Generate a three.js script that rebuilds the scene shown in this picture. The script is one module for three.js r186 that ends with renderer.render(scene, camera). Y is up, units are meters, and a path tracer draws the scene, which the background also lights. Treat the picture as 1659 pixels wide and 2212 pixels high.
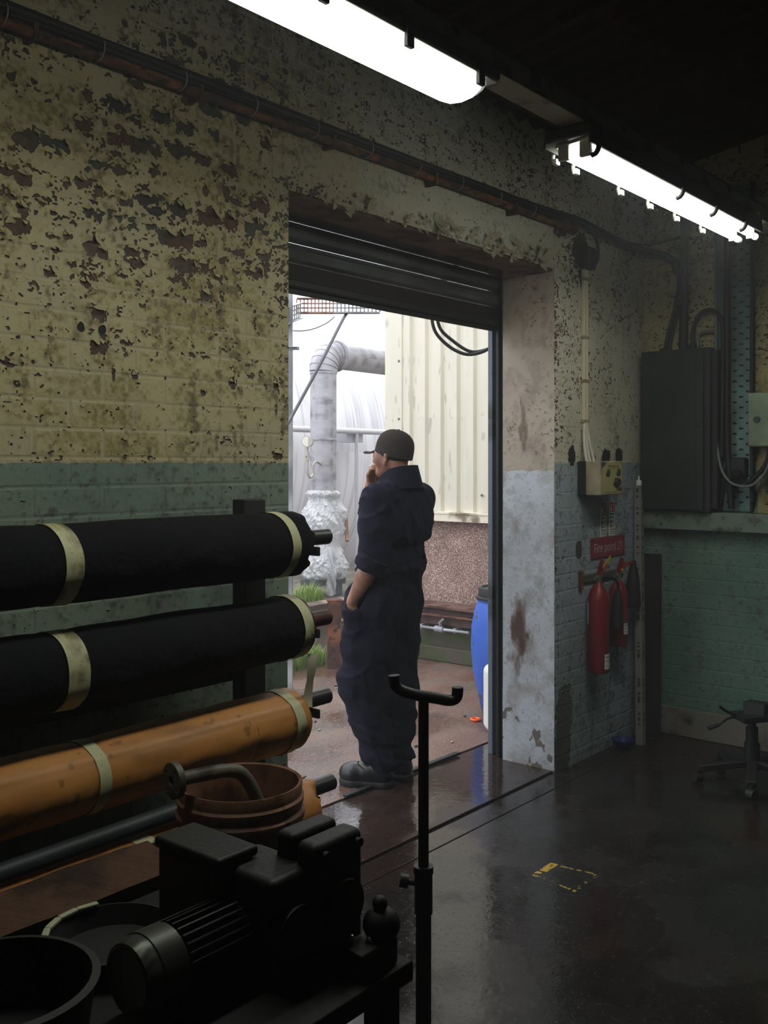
import * as THREE from 'three';
import { RoundedBoxGeometry } from 'three/addons/geometries/RoundedBoxGeometry.js';
import { mergeGeometries, toCreasedNormals } from 'three/addons/utils/BufferGeometryUtils.js';
import { RectAreaLightUniformsLib } from 'three/addons/lights/RectAreaLightUniformsLib.js';

// ---------- camera, sky, lights, exposure ----------
const scene = new THREE.Scene();
const renderer = new THREE.WebGLRenderer({ antialias: true });
renderer.toneMapping = THREE.LinearToneMapping;
renderer.toneMappingExposure = 1.0;
renderer.shadowMap.enabled = true;
RectAreaLightUniformsLib.init();

// The door wall is the plane z = 0 (room at z > 0, yard at z < 0); x runs along it to the right.
const camera = new THREE.PerspectiveCamera(2 * Math.atan(1106 / 2110) * 180 / Math.PI, 1659 / 2212, 0.05, 200);
camera.position.set(0, 1.62, 2.6);
camera.lookAt(0.7679, 1.62, 2.6 - 0.6405);
camera.setViewOffset(1659, 2212, 0, 106, 1659, 2212);   // shifted lens: the horizon lies a little above the middle

const SKY = 3.5, LAMP = 15.5;
{ // overcast sky, brighter overhead
  const W = 64, H = 32, d = new Float32Array(W * H * 4);
  for (let r = 0; r < H; r++) for (let c = 0; c < W; c++) {
    const y = Math.sin(((r + 0.5) / H - 0.5) * Math.PI), L = SKY * (0.62 + 0.5 * Math.max(0, y)), o = (r * W + c) * 4;
    d[o] = L * 0.955; d[o + 1] = L * 0.975; d[o + 2] = L * 1.03; d[o + 3] = 1;
  }
  const t = new THREE.DataTexture(d, W, H, THREE.RGBAFormat, THREE.FloatType);
  t.mapping = THREE.EquirectangularReflectionMapping; t.magFilter = THREE.LinearFilter; t.needsUpdate = true;
  scene.background = t;
}
const FLUO = new THREE.Color().setRGB(0.97, 1.0, 0.88);
function lampLight(name, x, y, z, length, width, intensity) {   // a light as large as the glowing face, facing down
  const l = new THREE.RectAreaLight(FLUO, intensity, length, width);
  l.name = name; l.position.set(x, y, z); l.lookAt(x, y - 1, z); l.rotateZ(0); scene.add(l);
  return l;
}

// ---------- helpers ----------
function rng(seed) { let s = seed | 0; return () => { s = (s + 0x6d2b79f5) | 0; let t = Math.imul(s ^ (s >>> 15), 1 | s); t = (t + Math.imul(t ^ (t >>> 7), 61 | t)) ^ t; return ((t ^ (t >>> 14)) >>> 0) / 4294967296; }; }
const R0 = rng(7), LAT = new Float32Array(65536).map(() => R0());
const hash = (x, y) => LAT[(((x * 73) ^ (y * 19349)) + x * 31 + y * 617) & 65535];
const fade = (t) => t * t * (3 - 2 * t), mix = (a, b, t) => a + (b - a) * t, clamp = (x, a = 0, b = 1) => Math.min(b, Math.max(a, x));
const step = (a, b, x) => fade(clamp((x - a) / (b - a)));
function n2(x, y, per = 0) {
  let i = Math.floor(x), j = Math.floor(y); const u = fade(x - i), v = fade(y - j); let i1 = i + 1, j1 = j + 1;
  if (per) { i = ((i % per) + per) % per; j = ((j % per) + per) % per; i1 = i1 % per; i1 = (i1 + per) % per; j1 = (j1 % per + per) % per; }
  const a = hash(i, j), b = hash(i1, j), c = hash(i, j1), d = hash(i1, j1);
  return a + (b - a) * u + (c - a) * v + (a - b - c + d) * u * v;
}
function fbm(x, y, o = 4, per = 0) { let s = 0, a = 0.5, n = 0; for (let k = 0; k < o; k++) { s += a * n2(x + k * 17, y + k * 31, per); n += a; a *= 0.5; x *= 2; y *= 2; per *= 2; } return s / n; }
function n3(x, y, z) { const k = Math.floor(z), f = fade(z - k); return mix(n2(x + k * 37.2, y + k * 11.7), n2(x + (k + 1) * 37.2, y + (k + 1) * 11.7), f); }
function texture(w, h, fn, srgb = true, wrap = THREE.RepeatWrapping) {   // fn(u, v) -> [r, g, b] 0..255 or one number
  const d = new Uint8Array(w * h * 4);
  for (let y = 0, o = 0; y < h; y++) for (let x = 0; x < w; x++, o += 4) {
    const c = fn((x + 0.5) / w, (y + 0.5) / h);
    if (typeof c === 'number') d[o] = d[o + 1] = d[o + 2] = clamp(c, 0, 255); else { d[o] = clamp(c[0], 0, 255); d[o + 1] = clamp(c[1], 0, 255); d[o + 2] = clamp(c[2], 0, 255); }
    d[o + 3] = 255;
  }
  const t = new THREE.DataTexture(d, w, h); t.magFilter = THREE.LinearFilter; t.wrapS = t.wrapT = wrap; if (srgb) t.colorSpace = THREE.SRGBColorSpace; t.needsUpdate = true;
  return t;
}
const lerp3 = (a, b, t) => [mix(a[0], b[0], t), mix(a[1], b[1], t), mix(a[2], b[2], t)];
// tiling grains shared by many materials
const T = {
  mottle: texture(512, 512, (u, v) => 165 + 90 * clamp(1.6 * (fbm(u * 6, v * 6, 5, 6) - 0.2))),
  grime: texture(512, 512, (u, v) => { const a = fbm(u * 5, v * 5, 5, 5), b = n2(u * 90, v * 90, 90); return lerp3([255, 252, 246], [120, 104, 88], step(0.45, 0.75, a) * 0.8 + (b > 0.86 ? 0.25 : 0)); }),
  fine: texture(512, 512, (u, v) => 255 * fbm(u * 48, v * 48, 3, 48), false),
  lumps: texture(512, 512, (u, v) => 255 * fbm(u * 8, v * 8, 5, 8), false),
  rust: texture(512, 512, (u, v) => { const a = fbm(u * 7, v * 7, 5, 7), b = fbm(u * 30, v * 30, 3, 30); return lerp3(lerp3([84, 52, 38], [138, 84, 52], step(0.35, 0.7, a)), [52, 42, 38], step(0.5, 0.75, b)); }),
  weave: texture(256, 256, (u, v) => { const a = Math.sin(u * 256 * Math.PI / 4), b = Math.sin(v * 256 * Math.PI / 4); return 128 + 60 * (a * a - b * b) + 40 * (n2(u * 60, v * 60, 60) - 0.5); }, false),
  pebble: texture(1024, 1024, (u, v) => {
    const N = 90, x = u * N, y = v * N, i = Math.floor(x), j = Math.floor(y); let best = 9, id = 0;
    for (let a = -1; a < 2; a++) for (let b = -1; b < 2; b++) { const p = (i + a + N) % N, q = (j + b + N) % N, dx = i + a + hash(p, q) - x, dy = j + b + hash(p + 91, q) - y, d = dx * dx + dy * dy; if (d < best) { best = d; id = hash(p + 7, q + 13); } }
    const c = lerp3(id > 0.8 ? [226, 208, 196] : id > 0.45 ? [190, 160, 148] : [156, 124, 114], [112, 88, 80], step(0.18, 0.42, best)); const m = 0.82 + 0.3 * fbm(u * 6, v * 6, 3, 6);
    return [c[0] * m, c[1] * m, c[2] * m];
  }),
};
function rep(t, s) { const c = t.clone(); c.repeat.set(s, s); c.needsUpdate = true; return c; }
function mat(color, rough = 0.7, o = {}) {
  const { map, mapScale = 1, bump, bumpScale = 0.002, bumpRep = 1, ...rest } = o;
  const m = new THREE.MeshPhysicalMaterial({ color, roughness: rough, ...rest });
  if (map) m.map = mapScale === 1 ? map : rep(map, mapScale);
  if (bump) { m.bumpMap = bumpRep === 1 ? bump : rep(bump, bumpRep); m.bumpScale = bumpScale; }
  return m;
}
function boxUV(g) {   // metres, by the dominant axis of each normal
  if (g.index) g = g.toNonIndexed();
  const p = g.attributes.position, n = g.attributes.normal, uv = new Float32Array(p.count * 2);
  for (let i = 0; i < p.count; i++) {
    const f = i - i % 3; let ax = 0, ay = 0, az = 0;
    for (let k = 0; k < 3; k++) { ax += n.getX(f + k); ay += n.getY(f + k); az += n.getZ(f + k); }
    ax = Math.abs(ax); ay = Math.abs(ay); az = Math.abs(az);
    const x = p.getX(i), y = p.getY(i), z = p.getZ(i);
    if (ay >= ax && ay >= az) { uv[2 * i] = x; uv[2 * i + 1] = z; } else if (ax >= az) { uv[2 * i] = z; uv[2 * i + 1] = y; } else { uv[2 * i] = x; uv[2 * i + 1] = y; }
  }
  g.setAttribute('uv', new THREE.BufferAttribute(uv, 2));
  return g;
}
const taken = {};
function numbered(n) { const k = taken[n] = (taken[n] ?? -1) + 1; return k ? `${n}_${String(k).padStart(3, '0')}` : n; }
function shadows(o) { o.castShadow = o.receiveShadow = true; return o; }
function part(name, g, m, parent, label) {
  if (Array.isArray(g)) g = join(g);
  const o = shadows(new THREE.Mesh(g, m)); o.name = name; if (label) o.userData.label = label; parent.add(o);
  return o;
}
function join(gs) {
  gs = gs.map((g) => { g = g.index ? g.toNonIndexed() : g; for (const k of Object.keys(g.attributes)) if (!['position', 'normal', 'uv'].includes(k)) g.deleteAttribute(k); return g; });
  return gs.length === 1 ? gs[0] : mergeGeometries(gs);
}
function group(name, pos = [0, 0, 0], turn = 0) { const o = new THREE.Group(); o.name = numbered(name); o.position.set(...pos); o.rotation.y = turn; scene.add(o); return o; }
function thing(name, label, category, pos, turn, grp) { const o = group(name, pos, turn); o.userData = { label, category }; if (grp) o.userData.group = grp; return o; }
function solo(name, g, m, label, category, pos = [0, 0, 0], grp) {   // a thing of one mesh
  if (Array.isArray(g)) g = join(g);
  const o = shadows(new THREE.Mesh(g, m)); o.name = numbered(name); o.position.set(...pos); o.userData = { label, category }; if (grp) o.userData.group = grp; scene.add(o); return o;
}
function struct(name) { const o = group(name); o.userData.kind = 'structure'; return o; }
const V = (x, y, z) => new THREE.Vector3(x, y, z);
function box(x0, x1, y0, y1, z0, z1, r = 0.004) {   // axis-aligned box with rounded edges
  const w = x1 - x0, h = y1 - y0, d = z1 - z0, m = Math.min(w, h, d);
  const g = r > 0 ? new RoundedBoxGeometry(w, h, d, 1, Math.min(r, m * 0.45)) : new THREE.BoxGeometry(w, h, d);
  return boxUV(g.translate((x0 + x1) / 2, (y0 + y1) / 2, (z0 + z1) / 2));
}
function tube(pts, r, seg = 0, rad = 10, closed = false) {
  const c = new THREE.CatmullRomCurve3(pts.map((p) => V(...p)), closed, 'catmullrom', 0.5), n = seg || Math.max(8, pts.length * 8);
  const g = new THREE.TubeGeometry(c, n, r, rad, closed), uv = g.attributes.uv, L = c.getLength();
  for (let i = 0; i < uv.count; i++) uv.setXY(i, uv.getX(i) * L, uv.getY(i) * r * 6.28);
  if (closed) return g;
  const a = cap(c.getPoint(0), c.getTangent(0).negate(), r, rad), b = cap(c.getPoint(1), c.getTangent(1), r, rad);
  return join([g, a, b]);
}
function cap(p, dir, r, rad) { const g = new THREE.CircleGeometry(r, rad); g.applyQuaternion(new THREE.Quaternion().setFromUnitVectors(V(0, 0, 1), dir.clone().normalize())); return g.translate(p.x, p.y, p.z); }
function rod(a, b, r, rad = 14, r2 = r) {   // straight round bar from a to b
  const A = V(...a), B = V(...b), d = B.clone().sub(A), L = d.length(), g = new THREE.CylinderGeometry(r2, r, L, rad, 1);
  const uv = g.attributes.uv; for (let i = 0; i < uv.count; i++) uv.setXY(i, uv.getX(i) * r * 6.28, uv.getY(i) * L);
  g.applyQuaternion(new THREE.Quaternion().setFromUnitVectors(V(0, 1, 0), d.normalize()));
  return g.translate((A.x + B.x) / 2, (A.y + B.y) / 2, (A.z + B.z) / 2);
}
function bar(a, b, w, h, r = 0.003, up = [0, 1, 0]) {   // straight square bar from a to b, w across and h along up
  const A = V(...a), B = V(...b), d = B.clone().sub(A), L = d.length(), g = boxUV(new RoundedBoxGeometry(w, h, L, 1, Math.min(r, w * 0.4, h * 0.4)));
  const z = d.normalize(), x = V(...up).cross(z).normalize(), y = z.clone().cross(x);
  g.applyMatrix4(new THREE.Matrix4().makeBasis(x, y, z));
  return g.translate((A.x + B.x) / 2, (A.y + B.y) / 2, (A.z + B.z) / 2);
}
function lathe(pts, seg = 40) {
  const g = new THREE.LatheGeometry(pts.map((p) => new THREE.Vector2(p[0], p[1])), seg), uv = g.attributes.uv, p = g.attributes.position;
  for (let i = 0; i < uv.count; i++) uv.setXY(i, uv.getX(i) * 1.2, p.getY(i));
  return toCreasedNormals(g, 0.7);
}
function prism(pts, depth, bevel = 0.002) { const s = new THREE.Shape(pts.map((p) => new THREE.Vector2(...p))); return new THREE.ExtrudeGeometry(s, { depth, bevelEnabled: bevel > 0, bevelSize: bevel, bevelThickness: bevel, bevelSegments: 1, curveSegments: 6 }); }
function canvasTexture(w, h, draw) { const c = document.createElement('canvas'); c.width = w; c.height = h; draw(c.getContext('2d'), w, h); const t = new THREE.CanvasTexture(c); t.colorSpace = THREE.SRGBColorSpace; t.magFilter = THREE.LinearFilter; t.wrapS = t.wrapT = THREE.ClampToEdgeWrapping; return t; }
function planeAt(w, h, px, py, pz, ry = 0, rx = 0) { const g = new THREE.PlaneGeometry(w, h); g.rotateX(rx); g.rotateY(ry); return g.translate(px, py, pz); }
// surface nets: a closed mesh of the zero level of sdf in a box
function nets(sdf, lo, hi, cell) {
  const N = [0, 1, 2].map((k) => Math.ceil((hi[k] - lo[k]) / cell) + 1), [nx, ny, nz] = N, F = new Float32Array(nx * ny * nz), at = (i, j, k) => i + nx * (j + ny * k);
  for (let k = 0; k < nz; k++) for (let j = 0; j < ny; j++) for (let i = 0; i < nx; i++) F[at(i, j, k)] = sdf(lo[0] + i * cell, lo[1] + j * cell, lo[2] + k * cell);
  const id = new Int32Array(nx * ny * nz).fill(-1), P = [], I = [], C = [[0, 0, 0], [1, 0, 0], [0, 1, 0], [1, 1, 0], [0, 0, 1], [1, 0, 1], [0, 1, 1], [1, 1, 1]], E = [[0, 1], [2, 3], [4, 5], [6, 7], [0, 2], [1, 3], [4, 6], [5, 7], [0, 4], [1, 5], [2, 6], [3, 7]];
  for (let k = 0; k < nz - 1; k++) for (let j = 0; j < ny - 1; j++) for (let i = 0; i < nx - 1; i++) {
    const f = C.map((c) => F[at(i + c[0], j + c[1], k + c[2])]); let m = 0; for (let c = 0; c < 8; c++) if (f[c] < 0) m++;
    if (m === 0 || m === 8) continue;
    let x = 0, y = 0, z = 0, n = 0;
    for (const [a, b] of E) if ((f[a] < 0) !== (f[b] < 0)) { const t = f[a] / (f[a] - f[b]); x += mix(C[a][0], C[b][0], t); y += mix(C[a][1], C[b][1], t); z += mix(C[a][2], C[b][2], t); n++; }
    id[at(i, j, k)] = P.length / 3; P.push(lo[0] + (i + x / n) * cell, lo[1] + (j + y / n) * cell, lo[2] + (k + z / n) * cell);
  }
  const quad = (a, b, c, d, flip) => { if (a < 0 || b < 0 || c < 0 || d < 0) return; if (flip) I.push(a, c, b, a, d, c); else I.push(a, b, c, a, c, d); };
  for (let k = 1; k < nz - 1; k++) for (let j = 1; j < ny - 1; j++) for (let i = 1; i < nx - 1; i++) {
    const s = F[at(i, j, k)] < 0;
    if (s !== F[at(i + 1, j, k)] < 0) quad(id[at(i, j - 1, k - 1)], id[at(i, j, k - 1)], id[at(i, j, k)], id[at(i, j - 1, k)], !s);
    if (s !== F[at(i, j + 1, k)] < 0) quad(id[at(i - 1, j, k - 1)], id[at(i, j, k - 1)], id[at(i, j, k)], id[at(i - 1, j, k)], s);
    if (s !== F[at(i, j, k + 1)] < 0) quad(id[at(i - 1, j - 1, k)], id[at(i, j - 1, k)], id[at(i, j, k)], id[at(i - 1, j, k)], !s);
  }
  const g = new THREE.BufferGeometry(); g.setAttribute('position', new THREE.BufferAttribute(new Float32Array(P), 3)); g.setIndex(I); g.computeVertexNormals();
  const uv = new Float32Array(P.length / 3 * 2); for (let i = 0; i < P.length / 3; i++) { uv[2 * i] = P[3 * i] + P[3 * i + 2]; uv[2 * i + 1] = P[3 * i + 1]; } g.setAttribute('uv', new THREE.BufferAttribute(uv, 2));
  return g;
}
function capsule(a, b, ra, rb = ra) {
  const bx = b[0] - a[0], by = b[1] - a[1], bz = b[2] - a[2], L = bx * bx + by * by + bz * bz || 1e-9;
  return (x, y, z) => { const px = x - a[0], py = y - a[1], pz = z - a[2], t = clamp((px * bx + py * by + pz * bz) / L); return Math.hypot(px - bx * t, py - by * t, pz - bz * t) - mix(ra, rb, t); };
}
function smin(a, b, k) { const h = Math.max(k - Math.abs(a - b), 0) / k; return Math.min(a, b) - h * h * k * 0.25; }
function blend(fs, k) { return (x, y, z) => { let d = fs[0](x, y, z); for (let i = 1; i < fs.length; i++) d = smin(d, fs[i](x, y, z), k); return d; }; }
// ---------- painted brick: colour and relief of the paint, computed in metres on the wall ----------
const PATCH = [[1.52,2.56,0.11,0.06],[1.62,2.57,0.05,0.04],[1.69,2.65,0.06,0.04],[1.8,2.64,0.05,0.04],[1.9,2.64,0.14,0.06],[2.05,2.66,0.1,0.05],[2.15,2.65,0.07,0.05],[2.09,2.74,0.1,0.05],[1.99,2.75,0.08,0.06],[1.81,2.74,0.09,0.05],[1.71,2.74,0.03,0.05],[1.46,2.73,0.03,0.04],[1.53,2.73,0.02,0.02],[1.89,2.83,0.06,0.03],[1.88,2.73,0.02,0.02],[2.28,2.65,0.06,0.05],[2.21,2.75,0.05,0.04],[2.34,2.84,0.06,0.04],[2.19,2.83,0.09,0.04],[2.08,2.83,0.06,0.03],[2.09,3.04,0.07,0.04],[2.16,3.01,0.04,0.04],[1.99,3.01,0.03,0.05],[1.84,3.01,0.02,0.03],[2.02,2.95,0.07,0.03],[1.95,2.93,0.03,0.03],[1.88,2.95,0.03,0.02],[1.74,2.93,0.04,0.04],[2.3,3.02,0.05,0.04],[2.23,2.94,0.06,0.04],[2.31,2.94,0.05,0.04],[2.44,3.02,0.04,0.05],[1.74,2.54,0.06,0.03],[1.82,2.54,0.06,0.03],[1.86,2.54,0.02,0.02],[1.95,2.57,0.04,0.05],[1.5,2.44,0.06,0.05],[1.44,2.45,0.04,0.03],[1.64,2.46,0.03,0.03],[1.69,2.47,0.05,0.04],[1.58,2.44,0.03,0.02],[1.75,2.46,0.04,0.04],[2.17,2.55,0.02,0.04],[2.26,2.57,0.03,0.04],[2.3,2.54,0.05,0.03],[1.46,2.38,0.03,0.02],[1.49,2.35,0.04,0.04],[1.59,2.36,0.03,0.02],[1.71,2.39,0.05,0.04],[1.75,2.38,0.02,0.05],[1.82,2.39,0.03,0.03],[1.84,2.44,0.05,0.03],[1.92,2.47,0.09,0.04],[1.96,2.44,0.07,0.03],[2.06,2.46,0.07,0.05],[2.18,2.46,0.12,0.07],[2.28,2.46,0.06,0.06],[2.38,2.47,0.08,0.07],[2.42,2.55,0.1,0.04],[2.45,2.46,0.03,0.03],[1.48,2.3,0.09,0.04],[1.64,2.3,0.03,0.03],[1.59,2.29,0.04,0.02],[1.72,2.29,0.07,0.06],[1.76,2.27,0.04,0.04],[1.94,2.39,0.04,0.04],[2.04,2.36,0.16,0.06],[2.1,2.38,0.04,0.05],[2.16,2.37,0.03,0.04],[1.87,2.29,0.06,0.04],[1.92,2.3,0.03,0.03],[1.96,2.3,0.02,0.02],[1.89,2.26,0.06,0.03],[1.6,2.25,0.04,0.02],[1.53,2.25,0.02,0.02],[2.08,2.28,0.1,0.06],[2.16,2.29,0.04,0.05],[2.44,2.37,0.07,0.04],[2.37,2.34,0.03,0.03],[2.4,2.3,0.08,0.04],[2.31,2.29,0.03,0.02],[1.58,2.18,0.04,0.04],[1.71,2.19,0.04,0.03],[1.7,2.17,0.03,0.03],[1.84,2.21,0.03,0.02],[2.17,2.19,0.05,0.04],[2.22,2.26,0.04,0.02],[1.75,2.08,0.07,0.05],[1.75,1.98,0.07,0.04],[1.85,2.0,0.05,0.02],[1.8,1.9,0.01,0.04],[1.88,1.9,0.02,0.03],[2.29,1.9,0.03,0.04],[2.16,1.86,0.02,0.03],[2.5,1.9,0.03,0.06],[2.51,1.65,0.05,0.04],[2.55,2.76,0.1,0.08],[2.45,2.78,0.05,0.04]];   // larger scars of missing paint left of the door: x, y, width, height
const COURSE = 0.0875, BRICK = 0.235, OFF = -0.026;
function twoMaps(w, h, fn) {
  const c = new Uint8Array(w * h * 4), b = new Uint8Array(w * h * 4);
  for (let y = 0, o = 0; y < h; y++) for (let x = 0; x < w; x++, o += 4) {
    const r = fn((x + 0.5) / w, (y + 0.5) / h);
    for (let k = 0; k < 3; k++) { c[o + k] = clamp(r[k], 0, 255); b[o + k] = clamp(r[3] * 255, 0, 255); }
    c[o + 3] = b[o + 3] = 255;
  }
  return [c, b].map((d, k) => { const t = new THREE.DataTexture(d, w, h); t.magFilter = THREE.LinearFilter; t.wrapS = t.wrapT = THREE.ClampToEdgeWrapping; if (!k) t.colorSpace = THREE.SRGBColorSpace; t.needsUpdate = true; return t; });
}
function paint(x, y, o) {   // -> r, g, b, relief
  const big = fbm(x * 2.3 + 5, y * 2.3, 4), mid = fbm(x * 9, y * 9, 4), fine = fbm(x * 60, y * 60, 3), streak = fbm(x * 26, y * 1.7 + 3, 3);
  const line = 1.62 + 0.006 * (n2(x * 30, 1) - 0.5), upper = y > line;
  let c;
  if (upper) {
    const own = o.join ? step(2.6, 3.4, x + 1.2 * (mid - 0.5) + 0.5 * (fine - 0.5)) : 1, ol = mix(1, o.olive, own);   // paler daylight tone put into the cream towards the pier, along a broken line
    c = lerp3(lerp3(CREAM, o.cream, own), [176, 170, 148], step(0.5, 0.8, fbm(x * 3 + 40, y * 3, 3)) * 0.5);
    const jy = Math.abs((((y - OFF) / COURSE) % 1 + 1) % 1 - 0.5), jr = Math.floor((y - OFF) / COURSE), jx = Math.abs(((x / BRICK + (jr & 1) * 0.5) % 1 + 1) % 1 - 0.5), joint = Math.max(step(0.34, 0.46, jy + 0.12 * (fine - 0.5)), step(0.44, 0.48, jx + 0.05 * (fine - 0.5)));
    const patchy = step(0.4, 0.62, big * 0.35 + mid * 0.35 + fine * 0.3) * (0.45 + 0.55 * step(0.35, 0.65, fbm(x * 110, y * 110, 2)));
    c = lerp3(c, [136, 120, 66], patchy * 0.8 * ol * (1 - 0.75 * joint));     // ochre stain in the brick faces, cleaner over the joints
    c = lerp3(c, [176, 160, 132], joint * 0.35 * ol);
    c = lerp3(c, [104, 90, 56], step(0.56, 0.72, streak * 0.4 + mid * 0.2 + fine * 0.4) * 0.6 * ol);                 // runs of dirt
    c = lerp3(c, [98, 90, 82], step(0.52, 0.75, mid * 0.5 + fine * 0.5) * 0.35);
  } else {
    c = lerp3(o.dado, o.dado2, step(0.38, 0.66, big));
    c = lerp3(c, [92, 96, 90], step(0.5, 0.7, streak * 0.35 + mid * 0.25 + fine * 0.4) * 0.6);
    c = lerp3(c, [64, 60, 56], step(0.62, 0.82, fine) * 0.4);
  }
  let h = 0.72 + 0.16 * (mid - 0.5) + 0.12 * (fine - 0.5);
  // scars and chips
  let m = 0;
  const row = Math.floor((y - OFF) / COURSE), col = Math.floor(x / BRICK + (row & 1) * 0.5);
  for (const p of o.patch ?? []) {
    const dx = (x - p[0]) / (p[2] * 0.5), dy = (y - p[1]) / (p[3] * 0.5); if (dx * dx > 5 || dy * dy > 5) continue;
    const d = Math.hypot(dx, dy * 1.05) + 1.5 * (fbm(x * 42, y * 42, 3) - 0.5) + 0.5 * (n2(x * 150, y * 150) - 0.5); m = Math.max(m, step(1.04, 0.96, d));
  }
  const dens = o.density(x, y, row, col) + (upper ? 0.22 * (hash(row + 40, col + 5) - 0.55) + 0.3 * (fbm(x * 5 + 3, y * 8, 2) - 0.5) : 0), chip = fbm(x * 38 + 9, y * 58, 4) * 0.62 + 0.38 * n2(x * 120, y * 150 + 3);
  m = Math.max(m, step(0.0, 0.022, chip - (0.86 - 0.3 * dens)));
  if (m > 0) {
    const k = hash(row + 3, col + 11), bare = k > 0.6 ? [88, 62, 50] : k > 0.28 ? [84, 70, 58] : k > 0.12 ? [72, 72, 62] : [62, 54, 50];
    const g = 0.7 + 0.6 * fine; c = lerp3(c, [bare[0] * g, bare[1] * g, bare[2] * g], m); h = mix(h, 0.14 + 0.25 * (fine - 0.3) + 0.2 * (mid - 0.5), m);
  }
  const edge = Math.abs(chip - (0.86 - 0.3 * dens)); if (edge < 0.02 && m < 0.5) h += 0.16;    // lifted rim of the flakes
  for (const s of o.spot ?? []) { const d = Math.hypot((x - s[0]) / s[2], (y - s[1]) / s[3]) + 0.7 * (fbm(x * 60, y * 60, 2) - 0.5); const t = step(1.05, 0.9, d); if (t > 0) { c = lerp3(c, s[4], t); h = mix(h, s[5] ?? 0.3, t); } }
  return [c[0], c[1], c[2], clamp(h)];
}
function region(x0, x1, y0, y1, perM, o) { const w = Math.min(2048, Math.round((x1 - x0) * perM)), h = Math.min(2048, Math.round((y1 - y0) * perM)); return twoMaps(w, h, (u, v) => paint(x0 + u * (x1 - x0), y0 + v * (y1 - y0), o)); }
const GREEN = [128, 142, 126], GREEN2 = [114, 132, 122], CREAM = [190, 178, 138];
const LW = [1.1, 2.62, 0, 3.4], CW = [2.5, 5.7, 0, 3.4], RW = [-0.05, 1.25, 0, 3.4];
const texL = region(...LW, 602, { cream: CREAM, dado: GREEN, dado2: GREEN2, olive: 1, patch: PATCH, density: (x, y) => (y < 1.62 ? 0.22 : y < 2.15 ? 0.5 + 0.3 * (n2(x * 4, y * 6) - 0.4) : y < 2.75 ? 0.68 + 0.3 * (n2(x * 5, y * 5) - 0.5) : 0.66) + 0.4 * step(2.46, 2.56, x) * step(1.6, 2.3, y),
  spot: [[1.683, 2.03, 0.013, 0.014, [22, 18, 15], 0], [1.758, 2.03, 0.013, 0.014, [22, 18, 15], 0]] });
const BLACKP = [24, 22, 22];
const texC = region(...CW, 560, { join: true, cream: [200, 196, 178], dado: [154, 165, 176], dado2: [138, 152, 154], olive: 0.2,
  density: (x, y) => (y < 1.62 ? 0.22 : y > 2.86 ? 0.74 : y > 2.6 && x < 4.5 ? 0.25 + 0.75 * step(2.76, 2.64, y) * step(0.3, 0.7, n2(x * 5, 2)) : 0.62 + 0.5 * (n2(x * 3, y * 4) - 0.35) - 0.22 * step(2.3, 1.9, y)) + 0.35 * step(4.6, 4.53, x) * (y < 2.6 ? 1 : 0),
  spot: [[4.7, 1.66, 0.04, 0.055, BLACKP], [4.93, 1.655, 0.04, 0.025, BLACKP], [5.1, 1.655, 0.055, 0.045, BLACKP], [5.26, 1.66, 0.05, 0.045, BLACKP], [4.8, 2.78, 0.09, 0.11, [44, 40, 36]], [4.83, 2.66, 0.05, 0.1, [44, 40, 36]], [4.78, 1.14, 0.035, 0.05, [70, 66, 62]], [4.62, 0.28, 0.09, 0.16, [92, 88, 84], 0.2], [4.6, 0.1, 0.09, 0.14, [86, 82, 80], 0.2]] });
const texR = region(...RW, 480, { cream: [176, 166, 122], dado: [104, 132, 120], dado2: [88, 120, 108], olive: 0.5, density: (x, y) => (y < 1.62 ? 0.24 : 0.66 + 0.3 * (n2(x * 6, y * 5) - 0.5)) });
const wallMat = (t) => new THREE.MeshStandardMaterial({ map: t[0], bumpMap: t[1], bumpScale: 0.011, roughness: 0.72 });
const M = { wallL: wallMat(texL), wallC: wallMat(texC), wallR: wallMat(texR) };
// the door reveal: plaster, cream over pale blue, mould specks and a rust run
const texJ = twoMaps(256, 2048, (u, v) => {
  const x = u * 0.34, y = v * 2.7, mid = fbm(x * 12 + 3, y * 12, 4), fine = n2(x * 170, y * 170), f2 = fbm(x * 50, y * 50, 3);
  let c = y > 1.62 + 0.01 * (n2(x * 30, 4) - 0.5) ? [178, 166, 150] : lerp3([196, 204, 212], [172, 178, 182], step(0.3, 0.8, fbm(x * 5 + 2, y * 3, 4)));
  c = lerp3(c, [96, 80, 64], step(0.6, 0.75, fine * 0.4 + f2 * 0.6) * (y > 1.7 ? step(0.35, 0.6, fbm(x * 4, y * 2 + 9, 3)) * 0.85 : 0.25));
  c = lerp3(c, [128, 116, 104], step(0.42, 0.85, mid) * 0.4);
  const r = step(1.0, 0.2, Math.hypot((x - 0.11) / 0.1, (y - 0.74) / 0.26) + 1.2 * (fbm(x * 30, y * 14, 3) - 0.4)); c = lerp3(c, [74, 46, 38], r * 0.85);
  const q = step(1.0, 0.3, Math.hypot((x - 0.14) / 0.04, (y - 1.86) / 0.2) + 1.2 * (fbm(x * 50, y * 20, 3) - 0.4)); c = lerp3(c, [84, 66, 52], q * 0.6);
  const b = step(0.62, 0.7, fbm(x * 22, y * 16 + 5, 3)) * (y < 0.3 ? 0.8 : 0.16); c = lerp3(c, [92, 84, 76], b);
  return [c[0], c[1], c[2], 0.5 + 0.5 * (f2 - 0.5) - 0.3 * b];
});
M.reveal = new THREE.MeshStandardMaterial({ map: texJ[0], bumpMap: texJ[1], bumpScale: 0.003, roughness: 0.75 });
M.brickDark = mat(0x4a443c, 0.9, { map: T.mottle, bump: T.lumps, bumpScale: 0.006, bumpRep: 2 });
M.soffit = mat(0x6a5546, 0.85, { map: T.grime, mapScale: 2, bump: T.lumps, bumpScale: 0.006, bumpRep: 3 });

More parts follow.
